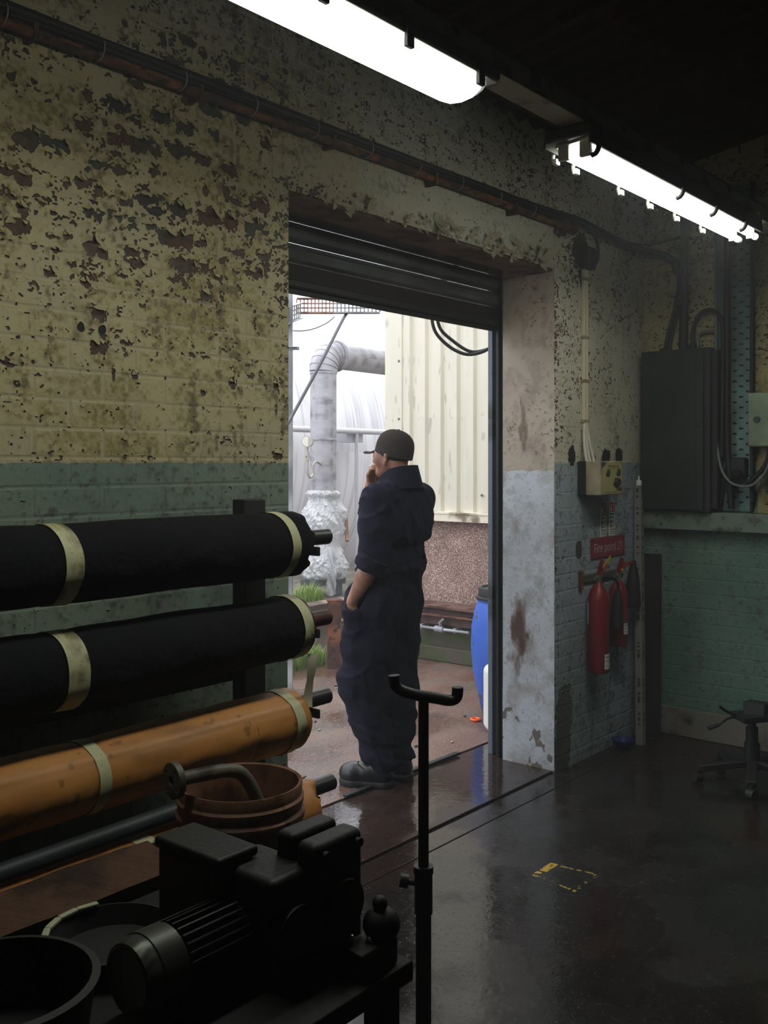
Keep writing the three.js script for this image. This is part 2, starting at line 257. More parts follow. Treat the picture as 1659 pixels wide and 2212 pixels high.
function wallUV(g, ax, r) { // lay a region's texture on the piece; ax 0: wall along x, 2: along z
  const p = g.attributes.position, uv = new Float32Array(p.count * 2);
  for (let i = 0; i < p.count; i++) { uv[2 * i] = ((ax ? p.getZ(i) : p.getX(i)) - r[0]) / (r[1] - r[0]); uv[2 * i + 1] = (p.getY(i) - r[2]) / (r[3] - r[2]); }
  g.setAttribute('uv', new THREE.BufferAttribute(uv, 2)); return g;
}
const RB = rng(21);
function brickGeometry(a0, a1, y0, y1, depth, proud) { // a brick face standing proud of the joint, edges worn round
  const e = 0.007, q = [[a0, y0, 0], [a1, y0, 0], [a1, y1, 0], [a0, y1, 0], [a0 + e, y0 + e, 1], [a1 - e, y0 + e, 1], [a1 - e, y1 - e, 1], [a0 + e, y1 - e, 1]];
  const lift = [0, 0, 0, 0].map(() => proud + (RB() - 0.5) * 0.0014), P = q.map((v, i) => [v[0] + (i > 3 ? (RB() - 0.5) * 0.003 : 0), v[1] + (i > 3 ? (RB() - 0.5) * 0.003 : 0), v[2] ? lift[i - 4] : -depth]);
  const I = [4, 5, 6, 4, 6, 7, 0, 1, 5, 0, 5, 4, 1, 2, 6, 1, 6, 5, 2, 3, 7, 2, 7, 6, 3, 0, 4, 3, 4, 7];
  const g = new THREE.BufferGeometry(); g.setAttribute('position', new THREE.BufferAttribute(new Float32Array(P.flat()), 3)); g.setIndex(I); const n = g.toNonIndexed(); n.computeVertexNormals(); return n;
}
function layBricks(parent, m, r, a0, a1, y0, y1, place, most, skip = () => false) {
  const all = [];
  for (let row = Math.floor((y0 - OFF) / COURSE); OFF + row * COURSE < y1; row++) {
    const b0 = Math.max(y0, OFF + row * COURSE + 0.0006), b1 = Math.min(y1, OFF + (row + 1) * COURSE - 0.0006); if (b1 - b0 < 0.02) continue;
    for (let col = Math.floor(a0 / BRICK + (row & 1) * 0.5); ; col++) {
      const s = (col - (row & 1) * 0.5) * BRICK; if (s >= a1) break;
      const c0 = Math.max(a0, s + 0.0006), c1 = Math.min(a1, s + BRICK - 0.0006); if (c1 - c0 < 0.025 || skip((c0 + c1) / 2, (b0 + b1) / 2)) continue;
      const g = brickGeometry(c0, c1, b0, b1, 0.0024, -0.0006);
      wallUV(g, 0, r); place(g); all.push(g);
    }
  }
  all.slice(0, most).forEach((g) => part('brick', g, m, parent));
  if (all.length > most) part('brick_remainder', all.slice(most), m, parent).userData.kind = 'stuff';
}
{ // wall to the left of the doorway and over it
  const w = struct('wall_left');
  part('masonry', wallUV(box(-3.3, 2.56, -0.2, 3.6, -0.32, -0.002, 0), 0, LW), M.wallL, w);
  layBricks(w, M.wallL, LW, 1.15, 2.565, 1.0, 3.35, (g) => g, 400);
  // lips of paint lifting along the upper edges of the larger scars
  { const lip = mat(0xb4a882, 0.7, { side: THREE.DoubleSide }), RL = rng(91);
    for (const [px, py, pw, ph] of PATCH) for (let k = 0; k < 2; k++) {
      const a = Math.PI * (0.12 + 0.76 * ((k + RL()) / 2)), s = Math.min(0.03, 0.28 * Math.min(pw, ph) + 0.004) * (0.7 + 0.7 * RL()), g = new THREE.PlaneGeometry(s * 1.6, s, 2, 3), q = g.attributes.position;
      for (let i = 0; i < q.count; i++) { const v = 0.5 - q.getY(i) / s; q.setXYZ(i, q.getX(i) * (1 - 0.75 * v) + 0.3 * s * v * (RL() - 0.5), q.getY(i) - s * 0.5, 0.0005 + s * 0.75 * v * v); }
      g.computeVertexNormals(); g.rotateZ(a - Math.PI / 2 + (RL() - 0.5) * 0.8); g.translate(px + Math.cos(a) * pw * 0.5, py + Math.sin(a) * ph * 0.5 + s * 0.15, 0.0); part('paint_flake', g, lip, w);
    } }
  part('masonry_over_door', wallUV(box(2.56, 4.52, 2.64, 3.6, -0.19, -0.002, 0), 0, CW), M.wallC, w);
  layBricks(w, M.wallC, CW, 2.565, 4.52, 2.86, 3.35, (g) => g, 300);
  const l = part('lintel', wallUV(new THREE.BoxGeometry(2.1, 0.225, 0.19, 40, 6, 1).translate(3.53, 2.7475, -0.093), 0, CW), M.wallC, w);
  // ragged arris: nudge the lower front edge
  const p = l.geometry.attributes.position; for (let i = 0; i < p.count; i++) if (p.getZ(i) > -0.01 && p.getY(i) < 2.64) p.setXYZ(i, p.getX(i), p.getY(i) + 0.012 * n2(p.getX(i) * 14, 3), p.getZ(i) - 0.012 * n2(p.getX(i) * 17, 8)); l.geometry.computeVertexNormals();
  part('soffit', boxUV(new THREE.BoxGeometry(1.96, 0.012, 0.178).translate(3.54, 2.632, -0.103)), M.soffit, w);
  // curled flakes of paint along the lintel
  const flake = mat(0xb2a98c, 0.7, { side: THREE.DoubleSide }), RF = rng(5);
  for (let i = 0; i < 90; i++) {
    const s = 0.012 + RF() * RF() * 0.06, g = new THREE.PlaneGeometry(s, s * (0.8 + RF()), 3, 4), q = g.attributes.position;
    for (let k = 0; k < q.count; k++) { const v = (q.getY(k) / s + 0.5); q.setXYZ(k, q.getX(k) * (1 - 0.5 * v * RF()), q.getY(k), 0.6 * s * v * v); }
    g.computeVertexNormals(); g.rotateZ((RF() - 0.5) * 1.6 + (i % 3 ? Math.PI : 0));
    const u = Math.pow(RF(), 0.8), lip = i < 20; g.translate(lip ? 2.7 + RF() * 1.8 : 2.75 + u * 1.7, lip ? 2.628 + RF() * 0.012 : 2.65 + RF() * 0.075, lip ? 0.002 - RF() * 0.02 : 0.004);
    part('paint_flake', g, flake, w);
  }
}
{ // pier to the right of the doorway
  const w = struct('wall_center');
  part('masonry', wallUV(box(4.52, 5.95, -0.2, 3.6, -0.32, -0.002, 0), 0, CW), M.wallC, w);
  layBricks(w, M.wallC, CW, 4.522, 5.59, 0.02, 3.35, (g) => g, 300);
  const g = new THREE.PlaneGeometry(0.32, 2.63, 10, 60).rotateY(-Math.PI / 2), p = g.attributes.position;
  for (let i = 0; i < p.count; i++) p.setX(i, -0.006 - 0.006 * (fbm(p.getZ(i) * 9 + 4, p.getY(i) * 6, 3) - 0.5)); g.computeVertexNormals();
  part('reveal', g.translate(4.52, 1.315, -0.16), M.reveal, w);
}
{ // wall on the right
  const w = struct('wall_right');
  part('masonry', wallUV(box(5.592, 5.95, -0.2, 4.6, 0, 6.3, 0), 2, RW), M.wallR, w);
  layBricks(w, M.wallR, RW, 0.0, 0.95, 0.17, 3.35, (g) => { const p = g.attributes.position; for (let i = 0; i < p.count; i++) { const a = p.getX(i), d = p.getZ(i); p.setXYZ(i, 5.59 - d, p.getY(i), a); } g.computeVertexNormals(); const n = g.attributes.normal; if (n.getX(0) > 0) { for (let t = 0; t < p.count; t += 3) { const x = p.getX(t + 1), y = p.getY(t + 1), z = p.getZ(t + 1); p.setXYZ(t + 1, p.getX(t + 2), p.getY(t + 2), p.getZ(t + 2)); p.setXYZ(t + 2, x, y, z); } g.computeVertexNormals(); } wallUV(g, 2, RW); }, 300);
  part('plinth', box(5.572, 5.6, 0, 0.165, 0, 3, 0.006), mat(0x77756e, 0.85, { map: T.grime, bump: T.lumps, bumpScale: 0.006 }), w);
}
M.farWall = mat(0x7d786a, 0.9, { map: T.mottle });
{ const w = struct('wall_back'); part('masonry', box(-3.6, -3, -0.2, 4.6, -0.32, 6.3, 0), M.farWall, w); }
{ const w = struct('wall_rear'); part('masonry', box(-3.6, 5.95, -0.2, 4.9, 6, 6.4, 0), M.farWall, w); }
{ // corrugated roof falling to the door wall
  const w = struct('ceiling'), m = mat(0x6a625a, 0.8, { map: T.rust }), sl = 0.17;
  for (let k = 0; k < 9; k++) {
    const x0 = -3.4 + k * 1.03, n = 42, P = [], I = [];
    for (const side of [0, 1]) for (let j = 0; j < 2; j++) for (let i = 0; i <= n; i++) { const x = x0 + i / n * 1.1, z = j ? 6.4 : -0.6, c = Math.sin(x / 0.075 * Math.PI); P.push(x, 3.33 + sl * z + 0.018 * Math.sign(c) * Math.pow(Math.abs(c), 0.5) + side * 0.006 + (k & 1) * 0.007, z); }
    for (const side of [0, 1]) for (let i = 0; i < n; i++) { const a = side * 2 * (n + 1) + i, b = a + 1, c = a + n + 1, d = c + 1; if (side) I.push(a, c, b, b, c, d); else I.push(a, b, c, b, d, c); }
    const g = new THREE.BufferGeometry(); g.setAttribute('position', new THREE.BufferAttribute(new Float32Array(P), 3)); g.setIndex(I); const q = g.toNonIndexed(); q.computeVertexNormals(); part('roof_sheet', boxUV(q), m, w);
  }
  for (const z of [0.25, 1.75, 3.25, 4.75]) part('purlin', box(-3.2, 5.6, 3.33 + sl * z - 0.14, 3.33 + sl * z - 0.022, z - 0.03, z + 0.03, 0.004), mat(0x241f1b, 0.8), w);
  part('deck', box(-3.6, 5.95, 0, 0.06, -0.6, 6.4, 0).rotateX(0).applyMatrix4(new THREE.Matrix4().set(1, 0, 0, 0, 0, 1, sl, 3.38, 0, 0, 1, 0, 0, 0, 0, 1)), mat(0x1c1a18, 0.9), w);
}
// ---------- floor and yard ----------
const FR = [1.9, 5.7, -0.65, 2.05], GR = [2.6, 7.0, -3.4, -0.5];
function floorMaps(r, w, h, fn) {
  const C = new Uint8Array(w * h * 4), B = new Uint8Array(w * h * 4), Q = new Uint8Array(w * h * 4);
  for (let j = 0, o = 0; j < h; j++) for (let i = 0; i < w; i++, o += 4) { const q = fn(mix(r[0], r[1], (i + 0.5) / w), mix(r[2], r[3], (j + 0.5) / h)); for (let k = 0; k < 3; k++) { C[o + k] = clamp(q[k], 0, 255); B[o + k] = clamp(q[3] * 255, 0, 255); Q[o + k] = clamp(q[4] * 255, 0, 255); } C[o + 3] = B[o + 3] = Q[o + 3] = 255; }
  return [C, B, Q].map((d, k) => { const t = new THREE.DataTexture(d, w, h); t.magFilter = THREE.LinearFilter; t.wrapS = t.wrapT = THREE.MirroredRepeatWrapping; if (!k) t.colorSpace = THREE.SRGBColorSpace; t.needsUpdate = true; return t; });
}
const SQ = [[3.335, 0.6], [3.465, 0.6], [3.49, 0.785], [3.3, 0.785]];
const floorT = floorMaps(FR, 1920, 1364, (x, z) => {
  const big = fbm(x * 1.6 + 3, z * 1.6 + 1, 4), mid = fbm(x * 7, z * 7, 4), fine = fbm(x * 55, z * 55, 3), grit = n2(x * 260, z * 260);
  let c = lerp3([37, 35, 33], [44, 33, 29], step(0.4, 0.62, big)), h = 0.5 + 0.3 * (fine - 0.5) + 0.25 * (mid - 0.5);
  const wet = z < 0 ? step(0.3, 0.5, fbm(x * 3 + 8, z * 5, 4)) : step(0.36, 0.52, fbm(x * 2.2, z * 2.2 + 4, 4));
  c = lerp3(c, [27, 23, 21], step(0.5, 0.75, mid) * 0.7); c = lerp3(c, [78, 74, 70], step(0.68, 0.8, fine) * 0.35);
  if (z < 0) c = lerp3(c, [68, 52, 45], 0.4);
  let r = mix(0.34, z < 0 ? 0.1 : 0.15, wet) + 0.12 * (fine - 0.5);
  if (grit > 0.93) { h += 0.35; c = lerp3(c, [150, 140, 128], 0.5 * n2(x * 90, z * 90)); r += 0.15; }
  for (let k = 0; k < 4; k++) { // worn yellow square
    const [ax, az] = SQ[k], [bx, bz] = SQ[(k + 1) % 4], L = Math.hypot(bx - ax, bz - az), t = clamp(((x - ax) * (bx - ax) + (z - az) * (bz - az)) / (L * L)), d = Math.hypot(x - ax - (bx - ax) * t, z - az - (bz - az) * t);
    if (d < [0.017, 0.006, 0.009, 0.006][k]) { const a = step(0.47, 0.56, fbm(x * 75, z * 75, 3) + [0.05, 0.06, -0.04, 0.04][k]) * [1, 0.8, 0.6, 0.9][k]; c = lerp3(c, [188, 152, 40], a); r = mix(r, 0.5, a); }
  }
  return [c[0], c[1], c[2], h, clamp(r, 0.05, 0.8)];
});
const yardT = floorMaps(GR, 2048, 1350, (x, z) => {
  const big = fbm(x * 1.3 + 13, z * 2.1 + 5, 4), mid = fbm(x * 6, z * 6, 4), fine = fbm(x * 70, z * 70, 2), grit = n2(x * 190, z * 190);
  const wet = step(0.3, 0.7, fbm(x * 1.7 + 2, z * 2.6 + 9, 5) * 0.8 + fine * 0.2);
  let c = lerp3([120, 98, 84], [108, 76, 66], step(0.3, 0.68, big)); c = lerp3(c, [96, 90, 86], step(0.5, 0.7, mid) * 0.6); c = lerp3(c, [72, 52, 45], wet * 0.6);
  let h = 0.4 + 0.5 * (grit - 0.4) * (1 - 0.75 * wet) + 0.3 * (fine - 0.5) * (1 - wet), r = mix(0.5, 0.1, wet) + 0.1 * (fine - 0.5);
  if (grit > 0.8) c = lerp3(c, [176, 162, 148], 0.5); if (grit < 0.12) c = lerp3(c, [54, 44, 40], 0.6);
  c = lerp3(c, [70, 78, 48], step(-2.55, -3.05, z + 0.25 * (mid - 0.5)) * step(0.4, 0.6, fine) * 0.7);
  return [c[0], c[1], c[2], h, clamp(r, 0.05, 0.8)];
});
const floorMat = (t, b) => new THREE.MeshStandardMaterial({ map: t[0], bumpMap: t[1], bumpScale: b, roughnessMap: t[2], roughness: 1 });
M.floor = floorMat(floorT, 0.0016); M.yard = floorMat(yardT, 0.004); M.dirt = mat(0x1e1a17, 0.6, { bump: T.lumps, bumpScale: 0.02, bumpRep: 6 });
function slab(x0, x1, z0, z1, y, r) { const g = box(x0, x1, y - 0.1, y, z0, z1, 0.004), p = g.attributes.position, uv = g.attributes.uv; for (let i = 0; i < p.count; i++) uv.setXY(i, (p.getX(i) - r[0]) / (r[1] - r[0]), (p.getZ(i) - r[2]) / (r[3] - r[2])); return g; }
{
  const f = struct('floor');
  part('slab', slab(-3.2, 5.6, 0.142, 6.2, 0, FR), M.floor, f);
  part('slab', slab(-3.2, 5.6, 0.016, 0.138, 0, FR), M.floor, f);
  part('threshold', slab(-3.2, 5.95, -0.553, -0.012, 0.0, FR), M.floor, f);
  part('joint_dirt', box(-3.2, 5.95, -0.1, -0.014, -0.6, 0.15, 0), M.dirt, f);
}
{
  const y = struct('yard_ground');
  part('tarmac', slab(-6, 14, -14, -0.575, 0, GR), M.yard, y);
}
// ---------- roller shutter ----------
M.steelDark = mat(0x84868a, 0.5, { map: T.mottle, metalness: 0.6, bump: T.fine, bumpScale: 0.0006, bumpRep: 3 });
M.guide = mat(0x6b7886, 0.55, { map: T.grime, bump: T.fine, bumpScale: 0.0006, bumpRep: 3 });
M.black = mat(0x161617, 0.6, { bump: T.fine, bumpScale: 0.0005, bumpRep: 4 });
M.rust = mat(0xffffff, 0.85, { map: T.rust, bump: T.lumps, bumpScale: 0.003, bumpRep: 6 });
M.galv = mat(0xc4c8ce, 0.5, { map: T.mottle, metalness: 0.1 });
{
  const d = struct('door_1'), z = -0.385, x0 = 2.5, x1 = 4.65, P = 0.092;
  for (let k = 0; k < 6; k++) { // curved interlocking laths
    const y = 2.475 + k * P, pts = [[-0.014, 0], [0.006, 0.004], [0.026, 0.016], [0.034, 0.036], [0.03, 0.056], [0.014, 0.07], [0.012, 0.08], [0.002, 0.086], [-0.014, 0.09], [-0.018, 0.05]];
    const g = new THREE.ExtrudeGeometry(new THREE.Shape(pts.map((p) => new THREE.Vector2(p[0], p[1]))), { depth: x1 - x0, bevelEnabled: false });
    g.rotateY(Math.PI / 2).scale(1, 1, -1); const i = g.attributes.position; for (let q = 0; q < i.count; q += 3) { for (const at of [g.attributes.position, g.attributes.normal]) { const a = [at.getX(q), at.getY(q), at.getZ(q)]; at.setXYZ(q, at.getX(q + 1), at.getY(q + 1), at.getZ(q + 1)); at.setXYZ(q + 1, ...a); } }
    g.computeVertexNormals();
    part('shutter_slat', boxUV(g.translate(x0, y, z)), M.steelDark, d);
  }
  part('bottom_rail', box(x0, x1, 2.4, 2.472, z - 0.004, z + 0.014, 0.003), mat(0x4a3c32, 0.7, { map: T.rust }), d);
  part('rubber_seal', [box(x0, x1, 2.37, 2.402, z - 0.02, z + 0.03, 0.006), box(x0, x1, 2.345, 2.372, z - 0.008, z + 0.004, 0.002)], M.black, d);
  for (const [gx, s] of [[4.6, 1], [2.5, -1]]) {
    part('guide_channel', [box(gx - 0.045, gx + 0.1, 0, 2.72, z + 0.028, z + 0.058, 0.003), box(gx - 0.045, gx + 0.1, 0, 2.72, z - 0.06, z - 0.03, 0.003), box(gx + 0.03 * s, gx + 0.1, 0, 2.72, z - 0.04, z + 0.04, 0.002)], M.guide, d);
    part('guide_brush', box(gx - 0.075, gx - 0.042, 0, 2.4, z + 0.012, z + 0.03, 0.002), M.black, d);
  }
  part('roller_hood', box(2.4, 4.7, 2.86, 3.3, -0.75, -0.33, 0.01), M.steelDark, d);
}
// ---------- the yard beyond the door ----------
{ // clad building with a pebbledash base
  const b = thing('clad_building', 'building with cream corrugated cladding above a pink pebbledash base, beyond the doorway', 'building', [6.6, 0, 0]);
  const cream = mat(0xdedac8, 0.5, { map: texture(512, 512, (u, v) => 240 + 15 * fbm(u * 8, v * 2, 4, 0) - 30 * step(0.7, 0.8, fbm(u * 30, v * 6, 3, 0))), bump: T.fine, bumpScale: 0.0003 }), z0 = -2.68, z1 = 0.9;
  const P = [], I = [], prof = []; // box-rib profile
  for (let z = z0; z < z1; z += 0.165) prof.push([z, 0], [z + 0.085, 0], [z + 0.1, 0.03], [z + 0.145, 0.03], [z + 0.16, 0]);
  for (const [z, o] of prof) for (const y of [1.21, 4.6]) P.push(-0.03 + o, y, z);
  for (let i = 0; i < prof.length - 1; i++) I.push(2 * i, 2 * i + 2, 2 * i + 1, 2 * i + 1, 2 * i + 2, 2 * i + 3);
  let g = new THREE.BufferGeometry(); g.setAttribute('position', new THREE.BufferAttribute(new Float32Array(P), 3)); g.setIndex(I); g = g.toNonIndexed(); g.computeVertexNormals();
  part('cladding_sheet', boxUV(g), cream, b);
  part('core', box(0.012, 5, 1.16, 4.6, -2.83, 3, 0), mat(0xb9b4a6, 0.7), b);
  part('corner_trim', box(-0.045, 0.2, 1.2, 4.6, -2.86, -2.67, 0.008), cream, b);
  part('drip_flashing', [box(-0.07, 0.02, 1.135, 1.2, -2.86, z1, 0.004), box(-0.075, 0.02, 1.195, 1.215, -2.86, z1, 0.004)], mat(0xe6e2d2, 0.55, { map: T.grime, mapScale: 2 }), b);
  part('pebbledash_base', boxUV(new THREE.BoxGeometry(0.3, 1.14, 3.76).translate(0.17, 0.57, -0.97)), mat(0xffffff, 0.85, { map: T.pebble, mapScale: 1.4, bump: T.pebble, bumpRep: 1.4, bumpScale: 0.006 }), b);
  const bolt = new THREE.SphereGeometry(0.012, 10, 6); bolt.scale(0.6, 1, 1);
  for (const [y, z] of [[2.5, -2.7], [2.0, -2.7], [3.0, -2.7], [1.36, -1.84], [1.36, -1.5]]) part('bolt', bolt.clone().translate(-0.046, y, z), mat(0x6f6d68, 0.6), b);
}
{ // concrete kerb with moss at the foot of the clad building
  const moss = texture(512, 256, (u, v) => { const a = fbm(u * 8, v * 8, 5, 8), b = fbm(u * 40, v * 40, 2, 40); return lerp3(lerp3([92, 84, 74], [70, 62, 54], a), [66, 84, 40], step(0.42, 0.6, a * 0.6 + b * 0.4) * (v > 0.5 ? 0.5 : 0.9)); });
  const m = mat(0xffffff, 0.9, { map: moss, bump: T.lumps, bumpScale: 0.01 });
  const k = thing('mossy_kerb', 'low mossy concrete kerb along the foot of the pebbledash wall', 'kerb', [6.46, 0, 0]);
  part('step', box(-0.06, 0.16, 0, 0.12, -2.6, 0.6, 0.012), m, k); part('upstand', box(0.0, 0.14, 0.1, 0.29, -2.6, 0.6, 0.012), m, k);
}
{ // rusty channel along the pebbledash wall and its post
  const r = thing('rusty_channel', 'rusty red steel channel running low along the pebbledash wall', 'steel beam', [6.4, 0, 0]);
  part('top_flange', box(-0.06, 0.18, 0.44, 0.462, -2.55, 0.5, 0.003), mat(0x6e5048, 0.7, { map: T.grime, mapScale: 2 }), r);
  part('web', box(0.0, 0.02, 0.3, 0.44, -2.55, 0.5, 0.003), mat(0x5c4440, 0.75, { map: T.grime, mapScale: 3 }), r);
  part('bottom_flange', box(-0.05, 0.18, 0.375, 0.392, -2.55, 0.5, 0.003), mat(0x7a5248, 0.7, { map: T.grime, mapScale: 2 }), r);
  const p = thing('rusty_post', 'short rusty steel post standing on wet tarmac left of the man', 'post', [5.66, 0, -2.63], -0.7);
  part('flange', box(-0.055, 0.055, 0, 0.53, -0.006, 0.006, 0.002), M.rust, p); part('web', box(-0.006, 0.006, 0, 0.53, -0.1, 0, 0.002), M.rust, p);
  part('cap_plate', box(-0.06, 0.07, 0.53, 0.54, -0.105, 0.01, 0.002), M.rust, p);
  const s = solo('rusty_rail', bar([5.68, 0.505, -2.66], [6.36, 0.47, -2.5], 0.06, 0.05), mat(0x6a4640, 0.75, { map: T.grime, mapScale: 3 }), 'rusty red rail from the short post towards the clad building', 'rail');
}
{ // valve pipe with a tee handle on the kerb
  const v = thing('drain_pipe', 'thin grey pipe with a lever valve above the mossy kerb', 'pipe', [6.36, 0.275, 0]);
  part('pipe', rod([0, 0, -2.4], [0, 0, -1.83], 0.012), M.galv, v); part('valve_body', [rod([0, 0, -2.16], [0, 0, -2.08], 0.026), rod([0, 0, -2.12], [-0.01, 0.05, -2.1], 0.012)], M.galv, v); part('lever', bar([-0.01, 0.045, -2.12], [-0.03, 0.09, -2.06], 0.012, 0.02), mat(0x8a8a84, 0.6), v);
  part('bracket', box(0, 0.1, -0.02, 0.02, -1.99, -1.96), M.galv, v); part('bracket', box(0, 0.1, -0.02, 0.02, -2.33, -2.3), M.galv, v);
}
{ // tank
  const streak = texture(1024, 512, (u, v) => { const a = fbm(u * 90, v * 2.5, 4, 0), b = fbm(u * 12, v * 6, 4, 0); const k = step(0.45, 0.72, a) * 0.55 + step(0.5, 0.8, b) * 0.3; return lerp3([222, 222, 226], [176, 176, 182], k); });
  const t = thing('storage_tank', 'huge pale grey horizontal storage tank veiled in mist', 'tank', [6, 0, -7.2]);
  const g = new THREE.CylinderGeometry(2.0, 2.0, 14, 96, 1, false).rotateZ(Math.PI / 2).translate(0, 1.75, 0), uv = g.attributes.uv, p = g.attributes.position;
  for (let i = 0; i < uv.count; i++) uv.setXY(i, p.getX(i) * 0.33, Math.atan2(p.getY(i) - 1.75, p.getZ(i)) * 0.5);
  const m = mat(0xffffff, 0.5, { map: streak }); part('shell', g, m, t);
  for (const x of [-5.5, 5.5]) part('seam_band', new THREE.TorusGeometry(2.0, 0.012, 8, 90).rotateY(Math.PI / 2).translate(x, 1.75, 0), mat(0x9c9ca2, 0.5), t);
  for (const x of [-4, 4]) part('saddle', box(x - 0.2, x + 0.2, -0.1, 0.7, -1.2, 1.2, 0.02), mat(0x77777a, 0.8), t);
  const r = thing('tank_rail', 'pale horizontal pipe rail running in front of the tank', 'pipe', [0, 0, -4.95]);
  part('pipe', rod([1, 1.99, 0], [12, 1.99, 0], 0.034, 16), mat(0xc2c2c8, 0.5), r);
  for (const x of [5.2, 8.55, 11]) { part('bracket', box(x - 0.14, x + 0.14, 1.86, 1.97, -0.2, -0.02, 0.004), mat(0xa6a6ae, 0.5), r); part('upright', rod([x, 0.4, 0], [x, 1.98, 0], 0.022), mat(0xb0b0b8, 0.5), r); }
}
{ // lagged pipe with its plastic-wrapped foot
  const lag = texture(512, 512, (u, v) => { const a = fbm(u * 4, v * 14, 4, 0), b = fbm(u * 16, v * 2, 3, 0); return lerp3([176, 175, 182], [128, 127, 134], step(0.4, 0.75, a * 0.6 + b * 0.4)); });
  const m = mat(0xffffff, 0.6, { map: lag, bump: T.lumps, bumpScale: 0.008, bumpRep: 2 }), x = 6.56, z = -3.6, r = 0.121, b = 0.16;
  const t = thing('lagged_pipe', 'thick grey lagged pipe bending over in the misty yard', 'pipe', [x, 0, z]);
  part('vertical_run', rod([0, 1.2, 0], [0, 2.62 - b, 0], r, 32), m, t);
  const E1 = []; for (let i = 0; i <= 10; i++) { const a = i / 10 * Math.PI / 2; E1.push([b - b * Math.cos(a), 2.62 - b + b * Math.sin(a), 0]); }
  part('elbow', tube(E1, r + 0.008, 24, 32), m, t);
  for (let i = 1; i < 6; i++) { const a = i / 6 * Math.PI / 2, g = new THREE.TorusGeometry(r + 0.007, 0.006, 8, 32).rotateX(Math.PI / 2).rotateZ(-a); part('elbow_seam', g.translate(b - b * Math.cos(a), 2.62 - b + b * Math.sin(a), 0), m, t); }
  part('horizontal_run', rod([b, 2.62, 0], [2.6, 2.6, 0], r, 32), m, t);
  for (const y of [2.44, 1.83]) part('band', rod([0, y, 0], [0, y + 0.02, 0], r + 0.005, 32), m, t);
  part('end_collar', new THREE.TorusGeometry(r + 0.012, 0.018, 10, 32).rotateY(Math.PI / 2).translate(b + 0.02, 2.62, 0), m, t);
  part('support_leg', [box(0.03, 0.13, 0.4, 0.6, 0.05, 0.12, 0.004), box(-0.2, 0.2, 0.5, 0.56, -0.1, 0.1, 0.004)], mat(0x6e7274, 0.7, { map: T.mottle }), t);
  const w = thing('plastic_wrap', 'crumpled clear plastic sheet wrapped round the foot of the lagged pipe', 'plastic sheet', [x, 0, z]);
  const prof = [[0.128, 1.37], [0.16, 1.335], [0.142, 1.29], [0.185, 1.2], [0.21, 1.1], [0.195, 0.98], [0.15, 0.875], [0.19, 0.8], [0.225, 0.72], [0.22, 0.63], [0.17, 0.56], [0.06, 0.55]];
  const c = new THREE.CatmullRomCurve3(prof.map((p) => V(p[0], p[1], 0))).getPoints(160).map((p) => new THREE.Vector2(p.x, p.y));
  const g = new THREE.LatheGeometry(c, 200), p = g.attributes.position;
  for (let i = 0; i < p.count; i++) { const X = p.getX(i), Y = p.getY(i), Z = p.getZ(i), a = Math.atan2(Z, X), cs = Math.cos(a), sn = Math.sin(a), q = fbm(cs * 3 + 9 + Y * 7, sn * 3 + Y * 9, 4) - 0.5, cr = Math.abs(fbm(cs * 5 + Y * 16 + 3, sn * 5 + 5, 3) - 0.5), cf = Math.abs(fbm(cs * 12 + Y * 34 + 7, sn * 12 - Y * 21, 3) - 0.5), k = 1.04 + 0.42 * q - 0.4 * cr - 0.22 * cf; p.setXYZ(i, X * k, Y, Z * k); }
  g.computeVertexNormals();
  const pl = mat(0xf2f4f6, 0.2, { transmission: 0.5, thickness: 0, side: THREE.DoubleSide, bump: T.lumps, bumpScale: 0.008, bumpRep: 6 });
  part('wrapping', g, pl, w);
  const tag = new THREE.PlaneGeometry(0.1, 0.42, 6, 18), q = tag.attributes.position; for (let i = 0; i < q.count; i++) q.setXYZ(i, q.getX(i) * (0.5 + 0.5 * n2(q.getY(i) * 20, 4)), q.getY(i), 0.05 * Math.sin(q.getX(i) * 60 + q.getY(i) * 20)); tag.computeVertexNormals();
  part('loose_end', tag.rotateY(-0.8).translate(-0.13, 0.64, 0.22), pl, w);
  solo('wooden_batten', bar([6.69, 0.9, -3.42], [6.75, 1.17, -3.5], 0.03, 0.05), mat(0xc9a68c, 0.8, { map: T.mottle }), 'pale wooden batten beside the plastic wrapped valve', 'batten');
}
{ // pressure gauge on its pigtail
  const t = thing('pressure_gauge', 'pressure gauge on a looped pigtail pipe beside the lagged pipe', 'gauge', [6.25, 0, -3.5]), m = mat(0xb4b0a6, 0.5, { metalness: 0.3 });
  part('dial_case', rod([-0.03, 1.81, 0.02], [0.02, 1.81, -0.01], 0.05, 24), m, t); part('dial_face', rod([-0.032, 1.81, 0.022], [-0.03, 1.81, 0.02], 0.043, 24), mat(0xe8e6de, 0.4), t);
  part('siphon', tube([[0, 1.77, 0], [0, 1.66, 0], [0.0, 1.54, 0], [0.03, 1.49, 0], [0.07, 1.52, 0], [0.075, 1.6, 0], [0.11, 1.63, 0], [0.2, 1.61, -0.03]], 0.011), m, t); part('tap', [rod([-0.03, 1.68, 0], [0.03, 1.68, 0], 0.008), rod([0.0, 1.64, 0], [0, 1.72, 0], 0.018)], m, t);
}
